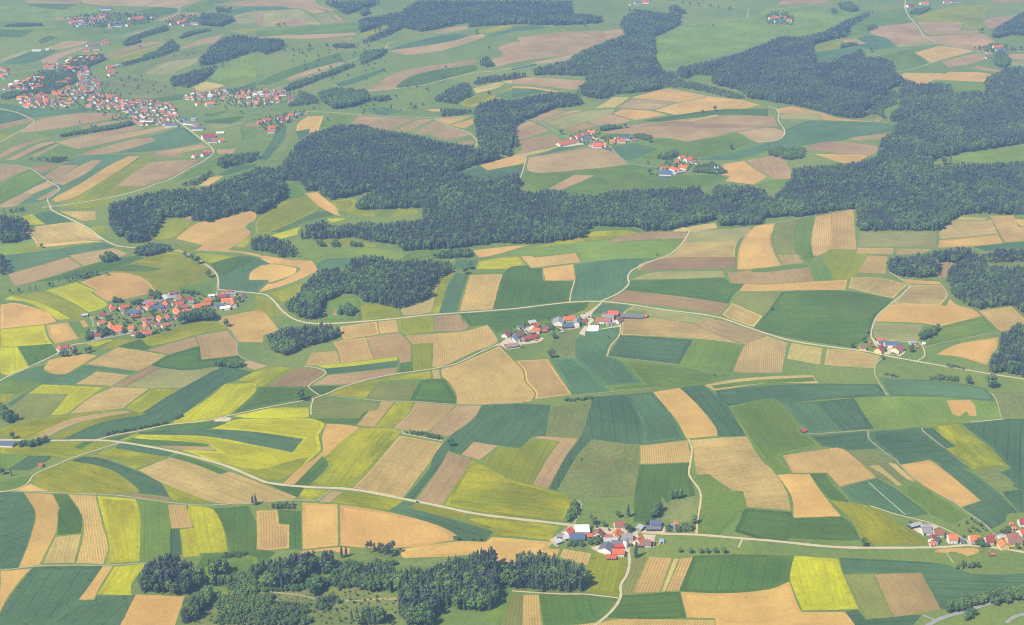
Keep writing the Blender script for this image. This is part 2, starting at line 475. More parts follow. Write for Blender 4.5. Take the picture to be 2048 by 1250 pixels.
31 z 970,770 1180,612 1400,620 1110,805
31 z 0,930 200,860 560,815 950,775 970,790 640,840 420,920 240,1010 0,985
31 p 235,1010 560,850 980,783 1040,800 800,840 560,900 330,1015
31 z 380,1000 700,860 1040,802 1140,818 830,870 500,1005
31 y 1330,890 1450,800 1640,680 1750,580 2010,567 1990,650 1800,820 1540,875
32 z -160,550 -20,485 120,440 305,450 180,530 90,598 10,600 -5,570
32 k -180,815 0,640 30,600 410,600 490,660 450,690 0,770
32 y -200,830 0,790 120,765 420,760 415,840 0,850
32 y -350,930 -290,900 -130,850 0,850 400,844 490,862 540,895 495,980 510,1090 450,1150 330,1250 170,1340 0,1310 -170,1250 -600,1090 -310,1100 -380,1060 -970,1000 -900,970 -440,982 0,1050 280,1110 365,1008 0,955
32 z 330,1160 420,1150 330,1250 170,1340 0,1310 -170,1250 -400,1150 0,1240
32 u -920,955 -600,930 -350,935 0,955 365,1008 285,1110 0,1055 -440,980 -900,970
31 k 990,1025 1040,1003 1400,1025 1640,1050 1600,1065 1220,1060
31 p 1220,1062 1300,1058 1640,1070 1690,1085 1660,1100 1400,1090
31 z 930,1015 1060,965 1100,970 980,1020
31 k 800,1010 1050,960 930,1015
31 k 1190,940 1310,900 1660,870 1780,880 1640,925 1400,930
31 z 0,1040 100,1060 350,1060 430,1030 700,1030 920,1040 760,1100 550,1160 380,1135 200,1135 0,1120
31 k 580,1075 650,1030 730,1030 640,1085
31 u 900,1080 930,1045 1000,1045 1380,1110 1310,1145
31 z 690,1140 890,1075 1310,1148 1120,1220 1050,1245 900,1170
31 u 555,1178 650,1145 800,1160 1050,1250 1250,1350 1325,1460 1090,1430 1075,1390 960,1300 850,1240 700,1200
41 z 255,130 290,70 450,0 540,-35 700,-10 860,30 960,90 1070,180 1090,215 850,225 430,215 280,160 /450,0,1080,200
31 u 40,1250 200,1140 400,1140 380,1170 230,1250
31 g 0,1130 220,1140 60,1240 0,1250
41 h 1075,40 1330,-62 1550,0 1720,72 1800,50 2010,130 2330,250 2260,278 1690,300 1260,140
41 k 1330,-65 1400,-85 1780,50 1720,72 1540,0
32 r 650,130 945,90 965,190 680,235 /800,110,815,215
32 r 950,90 1100,75 1115,170 965,190 /1020,85,1035,180
32 s -320,60 -100,20 0,5 60,15 120,75 185,160 60,200 60,255 -140,250 -180,180 -280,100
32 p -110,405 -40,395 70,430 110,435 -10,470 -60,455
32 f 1105,75 1380,45 1390,170 1165,195 1115,150 /1240,60,1260,185
32 p 1385,50 1590,30 1620,90 1670,120 1610,160 1395,170
32 k 1600,30 2000,0 2250,-40 2600,-60 2560,0 2350,60 2100,120 1880,180 1810,115 1670,125
32 r 595,250 860,212 920,385 660,415 640,320 /720,230,790,400
32 q 860,212 1120,175 1210,270 1210,400 1125,415 1110,365 920,385 /1040,190,1080,370
32 r 380,435 430,335 630,315 660,415 480,435 /530,325,480,435
32 r 1160,200 1610,165 1810,115 1885,220 1880,260 1700,330 1450,445 1375,450 1380,260 1215,268 /1600,170,1610,370
32 f 1225,270 1370,258 1370,460 1225,475
32 k 1125,420 1220,405 1222,475 1115,495
32 y 470,435 930,385 1110,365 1105,395 560,455
32 u 540,460 1110,398 1100,445 560,500
32 p 440,585 560,510 1105,448 1095,495 720,580
32 b 90,598 310,455 510,460 525,490 405,598
32 k 415,600 660,590 540,655 490,655
32 z 560,660 700,600 950,540 1370,475 1370,540 1130,545 950,560 860,690
32 e 870,690 950,570 1270,570 1190,705 /870,690,1190,705
32 w 1370,470 1430,460 1450,535 1380,540
32 k 1200,705 1280,560 1370,540 1470,540 1560,680 1560,735
32 r 1445,460 1560,430 1720,360 1905,280 2005,385 2085,470 2105,560 2180,650 2150,712 2000,725 1640,738 1565,730 1560,650 1500,560 1450,515 /1760,380,1850,730
33 r 20,395 280,382 470,660 175,697 180,640 110,560 90,470 /280,382,470,660
32 e 440,840 450,690 960,730 910,790 800,845 /450,760,930,770
32 k 450,850 800,847 870,785 930,792 780,895 550,880
32 r 780,900 880,785 940,780 980,705 1085,712 930,915 /1035,710,860,905
32 z 930,915 1090,712 1235,718 1190,810 1060,925 /1160,715,1000,920
32 q 1065,925 1200,800 1240,720 1560,745 1350,955 1150,940 /1400,735,1200,940
32 p 1360,960 1400,900 1570,745 1765,745 1700,850 1500,990 /1700,750,1430,970
32 s 510,1000 545,890 640,890 810,912 720,1030 525,1160 440,1240 310,1365 205,1357 330,1240 510,1110
32 z 530,1160 800,920 1060,925 1140,950 1090,1010 910,1240 740,1395 410,1370 560,1230 /950,930,600,1370
32 h 1120,980 1460,1040 1370,1180 1150,1470 750,1390 900,1240 /1300,1010,950,1430
32 u 1510,990 1700,850 1770,745 2070,735 2300,745 2260,985 2150,995 2060,1078 1930,1060 1690,1030 1600,1130 1500,1100 1420,1240 1235,1480 1160,1470 1350,1250 1390,1140 1470,1040 /1850,750,1600,1020
32 t 1620,1015 1850,850 1900,745 2010,740 2000,850 1800,1040 /1850,850,1700,1020
32 p 1600,1130 1700,1028 1900,1060 1750,1175
32 p 1410,1260 1500,1105 1690,1165 1640,1260 1450,1530 1245,1490 /1600,1150,1350,1500
33 f -230,1175 -110,1080 60,1080 150,1005 365,1030 280,1130 160,1360 0,1330 -150,1270
42 z 1465,320 1640,20 1690,-50 1800,0 2000,115 2280,190 2490,270 2400,440 2000,405 1640,350 /1465,320,2400,440
33 p 155,1000 210,985 520,1005 420,1150 280,1400 155,1370 280,1150 370,1030 /470,1010,220,1380
33 m 270,985 320,760 610,715 560,900 520,1000
33 u 630,680 890,660 1000,650 1100,640 1200,770 1350,1010 1000,1050 620,1010 500,1150 350,1410 290,1395 420,1150 530,1000 600,800 /800,670,850,1020
33 t 890,665 1095,640 1210,770 1360,1005 1020,1045 1020,920 940,740
33 m 370,1400 520,1150 630,1010 990,1060 990,1250 950,1450 560,1470 510,1460
33 k 1000,1210 1385,1195 1390,1260 1440,1500 1470,1640 1340,1680 1170,1450 1120,1650 950,1660 960,1450
33 s 1095,640 1310,608 1400,680 1520,810 1600,920 1610,985 1360,1008 1280,860 1180,740
33 r 995,1060 1380,1015 1400,1190 1000,1205 /1190,1040,1200,1200
33 h 1390,1015 1835,985 1950,1170 2040,1250 2150,1420 2185,1570 1830,1540 1800,1415 1720,1415 1540,1285 1440,1290 1420,1180 1410,1060
33 u 1310,608 1490,585 1620,690 1690,750 1830,985 1610,985 1590,910 1450,740 /1310,608,1610,985
33 u 1590,630 2000,590 2450,575 2460,660 2000,700 1690,750 1620,690
33 w 1500,585 1700,545 2000,518 2350,505 2400,575 2000,575 1580,632
33 g 1560,592 1900,548 2350,525 2370,555 1900,578 1590,612
33 g 850,395 1300,440 1560,500 1700,500 1500,580 1100,615 780,640 750,595 1010,570
33 t 500,240 550,190 640,150 835,130 835,200 750,300 750,365 850,400 1010,570 740,590 500,370
33 v 300,385 490,370 700,560 770,645 470,660
33 u 750,360 850,198 1410,235 1300,428
33 g 1310,425 1410,238 1600,240 1805,280 1720,480 1500,450 1400,440
33 h 860,70 1070,60 1380,110 1560,180 1780,265 1580,238 850,195 /860,150,1500,180
33 p 1060,57 1390,107 1800,270 1760,264 1380,118
33 o 890,0 960,-25 1200,0 1590,65 1560,80 1400,98 1060,50 1050,10
33 p 1400,105 1590,75 1700,100 2000,195 1820,273
33 q 1720,480 1800,300 1850,255 2000,200 2020,210 2155,255 2110,490 2000,492 1790,490 /2000,220,1990,490
33 m 340,200 495,150 495,350 300,380
34 w 140,380 180,255 430,295 405,430
34 h 435,430 460,300 700,320 880,360 830,455
34 u 0,590 420,577 860,580 930,668 500,690 120,730 50,690 0,640
34 v 870,530 1200,545 1500,575 1700,610 1780,715 1350,680 960,670
34 s 1310,348 1450,275 1600,240 1805,210 1790,300 1710,432 1500,370
34 l 670,690 1000,680 1400,685 1780,720 1820,840 1500,860 1100,920 825,922 /1000,690,1150,900
34 s 1390,705 1580,700 1620,745 1635,828 1570,832 1550,795 1500,835 1440,815
34 m 1750,640 1850,640 2010,640 2010,830 1850,845 1780,720 /1880,660,1960,830
33 g 1690,755 1950,700 2040,692 2140,770 2230,890 2260,960 2330,990 2410,1060 2110,1130 2080,1150 2190,1280 2100,1300 2000,1200 1900,1080 1830,985 /1950,720,2180,1000
34 v 100,730 380,715 570,940 310,970 230,870 160,780 /380,715,570,940
34 u 380,715 670,690 825,925 575,942 /380,715,575,942
34 u 330,985 780,945 790,1010 860,1080 640,1095 420,1060
34 m 610,1095 860,1085 950,1160 1030,1210 1060,1400 900,1330
34 u 800,950 1190,915 1210,950 1380,1080 1520,1200 1580,1240 1400,1220 1270,1165 1030,1205 960,1140 870,1070 800,1000
34 u 1200,925 1290,920 1460,1065 1390,1080 1280,990
34 z 1270,895 1500,870 1570,960 1730,1070 1900,1235 1780,1225 1590,1245 1390,1085 1465,1065 1360,990 /1400,890,1750,1230
34 u 1510,885 1840,855 2010,850 2010,1420 1950,1395 1800,1280 1900,1235 1740,1075
34 r 110,1135 540,1072 600,1090 790,1250 850,1310 560,1385 460,1275 190,1280 /540,1072,830,1310
44 t 570,180 850,105 1000,190 1250,380 1090,400 800,320 660,290 /850,110,1250,380
44 w 775,5 870,0 950,70 1060,160 1010,165 920,90
44 w 930,-20 1000,-10 1160,135 1080,110
44 g 1040,190 1160,140 1560,400 1430,465 1250,365
44 s 1030,0 1260,-40 1330,0 1670,280 1505,330 1130,105
44 u 1330,-5 1520,30 1780,200 1950,370 1870,385 1850,440 1740,500 1690,460 1510,335 1670,280
44 m 1600,50 1800,35 1930,150 1800,170 /1650,50,1850,170
44 u 1830,210 2010,190 2010,370 1960,370
44 s 65,75 325,70 420,210 575,405 195,415 180,250
44 k 330,70 450,65 480,130 640,290 490,270 420,200
44 z 480,270 640,295 800,320 920,380 1000,440 1200,560 1260,620 780,630 720,570 650,440 /480,270,900,630
44 k 200,420 580,405 660,470 720,580 600,590 170,570
43 k 1740,520 1820,340 2180,370 2200,430 2160,590 2000,590
43 g 1440,80 1520,75 1720,205 1800,210 1825,330 1620,545 1440,530 1480,330 1470,200
44 y 205,705 550,730 590,850 715,1130 265,1140 165,870 /380,720,480,1140
43 k 1310,985 1420,710 1780,700 2200,710 2165,880 2170,910 2000,970 1660,1000 /1510,720,1430,980
43 s 1315,990 1660,1000 2000,970 2170,905 2230,1080 2265,1145 2600,1145 2690,1260 1590,1260 1580,1200 1360,1195
44 e 600,860 820,850 980,1195 765,1205 /600,860,765,1205
44 q 825,850 1200,840 1355,1130 985,1195 /825,850,985,1195
44 u 560,725 1350,770 1600,850 2010,850 2010,920 1700,1010 1400,1130 1350,1120 1200,840 590,850
44 s 1290,680 1320,655 1400,650 1600,645 1660,660 1640,690 1560,715 1460,680 1380,690
44 u 610,1145 700,1130 760,1210 1200,1170 1100,1260 690,1260
43 e 865,1005 920,800 960,730 1060,715 950,1000 /1010,720,900,1000
43 r 940,1000 1065,715 1255,725 1155,995 /1160,720,1050,995
43 w 1160,995 1260,730 1310,730 1200,990
43 r 1200,990 1310,730 1420,720 1310,985 /1310,730,1200,990
43 k 750,1190 860,1020 1310,990 1360,1195 1000,1205
43 f 590,990 590,800 640,700 720,690 900,745 850,950 830,1030
43 r 365,720 400,650 625,690 590,790 /510,670,480,760
43 k 215,1010 560,1015 830,1040 640,1225 250,1250
43 r 85,1010 210,1010 245,1260 75,1260 /150,1010,160,1250
42 e 1960,1000 2085,1008 2075,1260 1915,1260 /1960,1000,1915,1260
43 r 300,1260 660,1230 830,1202 1580,1207 1600,1260 /1000,1205,980,1260
42 g 1790,1200 1950,985 2000,985 1910,1250
42 s 1090,660 1400,615 1600,592 1790,600 1840,560 2000,570 2330,600 2290,648 2380,655 2350,730 2000,765 1880,765 1860,700 1660,705 1490,720 1150,730
42 s 360,660 355,290 640,305 645,632
42 s 655,632 650,305 1030,365 1300,430 1450,480 1580,552 1540,560 1550,590 1250,640 870,650
42 s 330,710 360,670 640,640 740,650 735,715 560,670
42 u 1040,360 1150,285 1250,295 1180,330 1440,400 1570,435 1850,520 1790,595 1560,590 1540,560 1580,550 1450,480
42 z 590,290 690,205 800,210 1160,270 1040,358 780,320
42 z 1185,330 1240,300 1660,375 1590,430 1440,400
42 z 1590,432 1690,390 2000,420 2380,480 2300,590 2000,560 1850,550 1840,515
42 p 485,290 590,200 680,210 580,295
42 z 330,250 370,180 560,195 480,270 400,275
42 k 100,150 380,180 320,250
42 k 300,155 430,20 520,-70 560,0 400,170
42 r 0,355 170,350 185,460 265,465 262,650 5,672 /90,355,95,670
42 k 175,350 350,360 355,660 265,655 262,460 185,455
41 u 0,210 180,210 270,360 270,440 200,650 140,805 0,810 /0,470,250,370
41 s 180,212 410,225 470,340 455,350 455,450 430,550 310,780 140,808 210,640 270,430 270,360
41 k 415,225 525,228 635,395 630,530 450,545 460,350 475,340
41 r 530,228 750,238 800,450 850,650 810,775 590,772 650,530 635,390 /680,240,740,770
41 h 430,560 640,540 585,770 330,770
41 y 755,240 1065,265 1100,400 1095,755 820,775 850,650 800,430 /900,250,960,770
41 g 1065,265 1310,300 1340,490 1330,710 1150,740 1095,760 1105,400
41 r 1305,305 1455,310 1510,490 1335,498 /1380,308,1420,495
41 u 1330,500 1400,500 1420,700 1330,715
41 y 1400,500 1510,490 1465,400 1470,310 1665,345 1750,500 1780,680 1570,690 1560,715 1430,725 /1570,330,1640,690
41 k 1670,340 1940,320 2000,470 2000,670 1790,690 1755,500
41 s 105,200 240,145 400,210
41 g 0,110 260,85 220,150 0,205
41 b 890,220 1100,230 1340,260 1330,285 1080,255
41 z 1265,140 1660,295 1500,305 1350,275
41 s 0,830 250,805 180,880 60,1040 0,1160
41 u 0,1160 100,1000 260,800 620,790 800,790 610,1050 330,1260 0,1260 /600,800,300,1250
41 s 610,1055 800,790 890,785 780,960 735,1055
41 y 750,1015 890,790 1140,770 1090,850 1030,930 1035,1020
41 u 330,1260 610,1060 740,1055 760,1020 1050,1020 940,1260 /840,1030,600,1260
41 s 930,1260 1060,1008 1450,1022 1370,1260 /1060,1100,1420,1100
42 m -500,1260 -400,1050 -200,960 100,960 560,980 760,940 1110,1040 1110,1260
42 m 740,730 870,720 1110,750 1490,720 1490,780 1250,790
42 k -500,860 -400,690 -240,690 0,660 150,680 0,820 -150,880
42 b 30,300 320,290 322,350 180,345
42 w 830,1045 1000,1040 1090,1035 1090,1050 900,1060
41 g 1600,800 1900,700 2000,720 2050,880 1800,990 1640,960
43 m 1130,420 1240,280 1455,240 1440,440 1300,450
"""
YARDS = """
Z3 0,590 180,460 200,510 300,530 420,540 560,470 620,490 540,540 330,570 310,610 150,635 60,580
Z3 740,340 860,370 1080,320 1100,330 1000,370 850,385
Z3 1080,200 1200,140 1330,40 1350,50 1220,190 1250,260 1180,330 1330,370 1600,320 1590,340 1320,380 1140,400 1140,460 1060,430 1130,340 1200,250 1060,230
Z3 370,350 440,340 470,400 400,440 360,400
Z1 60,380 200,290 330,190 380,200 380,270 560,290 620,330 540,370 230,360 160,470 110,440
Z1 580,480 740,440 780,540 690,540
Z1 700,230 870,250 1180,290 1200,380 1080,480 1080,640 1060,640 1060,580 760,570 740,560 1000,560 1020,490 1100,410 1110,360 980,370 800,310
Z1 1230,270 1540,190 1530,300 1240,300
Z1 1250,310 1420,320 1400,400 1460,440 1380,480 1300,400
Z2 90,280 300,260 450,240 600,290 500,330 480,410 320,410 200,360
Z5 700,180 820,330 830,420 780,400 720,280
Z5 1030,380 1230,420 1200,560 1140,600 1400,680 1540,570 1500,470 1450,560 1380,660 1000,620 980,550 1080,500
Z4 740,350 790,330 770,280 720,270 700,370
Z4 870,440 1060,470 1170,440 1180,420 1050,440 900,420
Z4 1120,170 1280,190 1270,210 1100,210
Z4 1660,260 1740,280 1940,300 1900,280 1780,240 1690,250
Z6 60,300 330,260 420,275 330,285 200,305
Z6 480,190 560,210 650,270 600,270 560,240 480,205
31 1670,855 1780,838 1810,845 1790,870 1680,872
"""
ROADS = """
42 6.5 c -2010,-195 -1610,-190 -1250,-193 -1100,-183 -800,-136 -500,-70 -200,20 0,105 100,140 400,172 740,190 1150,265 1450,325 1700,378 2000,417 2460,470 2800,505 2950,522 3200,538 3430,545 3800,575 4000,590 4500,640 4900,648 5400,640 5560,628 5800,650 6050,690
31 4 c -10,560 60,520 250,435 440,345 560,275 650,262 850,215 1030,180
31 4 c 750,1017 900,975 1060,950 1310,898 1600,868 1780,828 2000,780 2330,715 2450,690 2550,655 2700,595 2950,525 3380,460 3560,420 3750,330 3900,265
32 3 c 450,690 430,760 430,820
32 3 c 370,440 480,455 540,480 530,510 440,570 410,600 490,665
32 3 d 550,665 860,700 970,710 1240,717 1565,738 2000,730 2160,712
21 5 c 390,400 410,435 600,525 700,580 800,655 900,705 1000,722 1060,727 1250,745 1400,750 1500,790 1600,850 1690,930 1705,1020 1690,1100
21 5 c 330,408 390,405 600,375 900,325 1120,265 1230,222 1320,195 1450,120 1600,40 1665,-20 1650,-60 1500,-180 1380,-270 1290,-330
21 3.5 c 0,72 150,85 240,110 330,170 400,215 450,245 460,275 400,320 370,340 390,400
32 5.5 c -290,-160 -100,-140 0,-130 70,-120 130,-80 200,0 260,50 350,90 460,107 620,105 900,85 1110,65 1400,35 1800,8 2000,-8 2450,-60 2690,-66 2900,-46 3200,0 3600,55 3800,120 4000,188 4180,240 4500,290 4780,325 4900,352 5150,400 5500,460 6050,548
23 4.5 c 690,1145 830,1080 910,1010 905,950 940,900 1040,850 1250,765 1380,610 1370,570
23 4 c 700,1150 640,1210 540,1250 490,1290
24 3.5 c 940,910 1030,965 1112,1018 1080,1060 960,1165 860,1250 820,1330 805,1400 820,1450 900,1560
34 3 d 890,375 840,430 835,500 880,590 930,665
34 3 c 1165,400 1220,360 1215,300 1180,250 1040,245 920,235
34 2 d 1220,290 1400,250 1780,175
33 4 y 1380,1010 1405,1080 1395,1190 1385,1290 1460,1400 1475,1470 1450,1640 1440,1755
43 4.5 c 950,530 940,600 910,660 920,740 900,850 850,940 850,1020 820,1090 750,1170 640,1260
43 3 d 480,470 540,340 530,290 490,270
43 3 c 0,985 400,1010 560,1010 830,1040
41 3 c -10,212 110,195 210,150 270,75 440,0 540,-45 750,-115 930,-170
41 3 d 110,205 430,218 880,235 1100,262 1380,300 1640,315 1930,292 2270,275 2480,278 2580,195
41 3 d 0,825 300,790 620,785 800,785 1140,768
44 3 c 800,320 1000,385 1300,465 1550,590 1570,625
44 3 d 1400,240 1510,335 1700,470 1760,540 1820,640
44 7.5 a 1240,1260 1350,1200 1550,1140 1720,1085 1950,1015 2020,995
44 4 a 1210,1175 1310,1215
44 6 a 1860,1235 1920,1190 2020,1160
13 4.5 a 130,932 210,952 360,1035 450,1080 620,1090 740,1130 800,1190 880,1255 940,1280 1150,1310
14 5 c 1075,0 1070,60 1110,140 1180,220 1220,280 1340,340 1450,365 1600,400 1720,400 2010,405
14 3 c 1600,400 1400,455 1270,495 1180,525 1000,565
14 4 c 0,830 60,850 85,890 80,940 130,1020 120,1060 60,1100 -80,1110
12 4.5 c 860,712 1080,695 1300,665 1500,615 1700,570 1900,550 2100,510 2500,430
12 4 c 400,870 600,880 800,895 1250,918 1440,918 1700,905
12 4 y 1390,925 1500,985 1650,1030 1700,1070 1725,1100 1720,1150
12 4 c 130,700 300,650 550,545 800,455 880,425 1000,390 1030,345 1080,325
13 3.5 c 1290,212 1440,190 1840,140 1845,70 1750,60 1300,20 1100,0
13 3.5 c 1845,70 2100,68 2450,30
11 6 a 460,490 440,465 480,440 650,375 860,300 1000,260 1300,190
11 5 a 460,490 520,500 620,520 700,560 640,590 610,610 600,740
11 4 c 0,490 240,395 380,380
11 4 c 60,575 330,535
11 4 c 0,845 130,880 220,920 265,945 250,970 130,1040 0,1110
11 4 c 1190,155 1230,160 1400,95 1400,60 1450,40 1580,0
11 3 c 1690,1010 1920,950
11 3 d 140,1040 400,1015 620,985
24 3 d -160,525 0,540 200,505 300,480 670,425
43 3 c 1800,580 1770,645
33 3 y 960,-30 880,20 850,100 840,195 770,280 742,365
32 3 c 1140,945 1150,965 1460,1025
23 3 y 490,980 465,1060 450,1148
31 2.5 d 1670,50 1720,100 1800,150 1850,250 1860,350 1950,400 2000,420
42 3 d 110,990 380,1025 490,1055
42 3 d 670,1065 900,1055 1110,1048
34 2.5 d 310,970 780,940
34 2.5 d 780,945 790,1010 870,1080 1000,1170 1030,1210 1200,1350
34 2.5 d 1200,920 1215,950 1380,1080
34 2.5 c 1575,878 1840,852
34 2.5 d 1750,650 1790,720 1820,840
23 3.5 y 110,20 100,70 65,180
23 2.5 d 240,905 250,980 490,985
Z4 4 a 0,745 200,690 400,650 600,600
Z4 4 a 1690,0 1700,150
Z4 4 a 70,400 110,500 100,540
Z2 4 a 1530,400 1600,520 1640,680
44 3 d 1390,680 1450,770
44 2 w 785,135 900,240 1075,390
33 2 d 750,365 1300,428
33 2 d 480,665 780,640 1100,612
"""
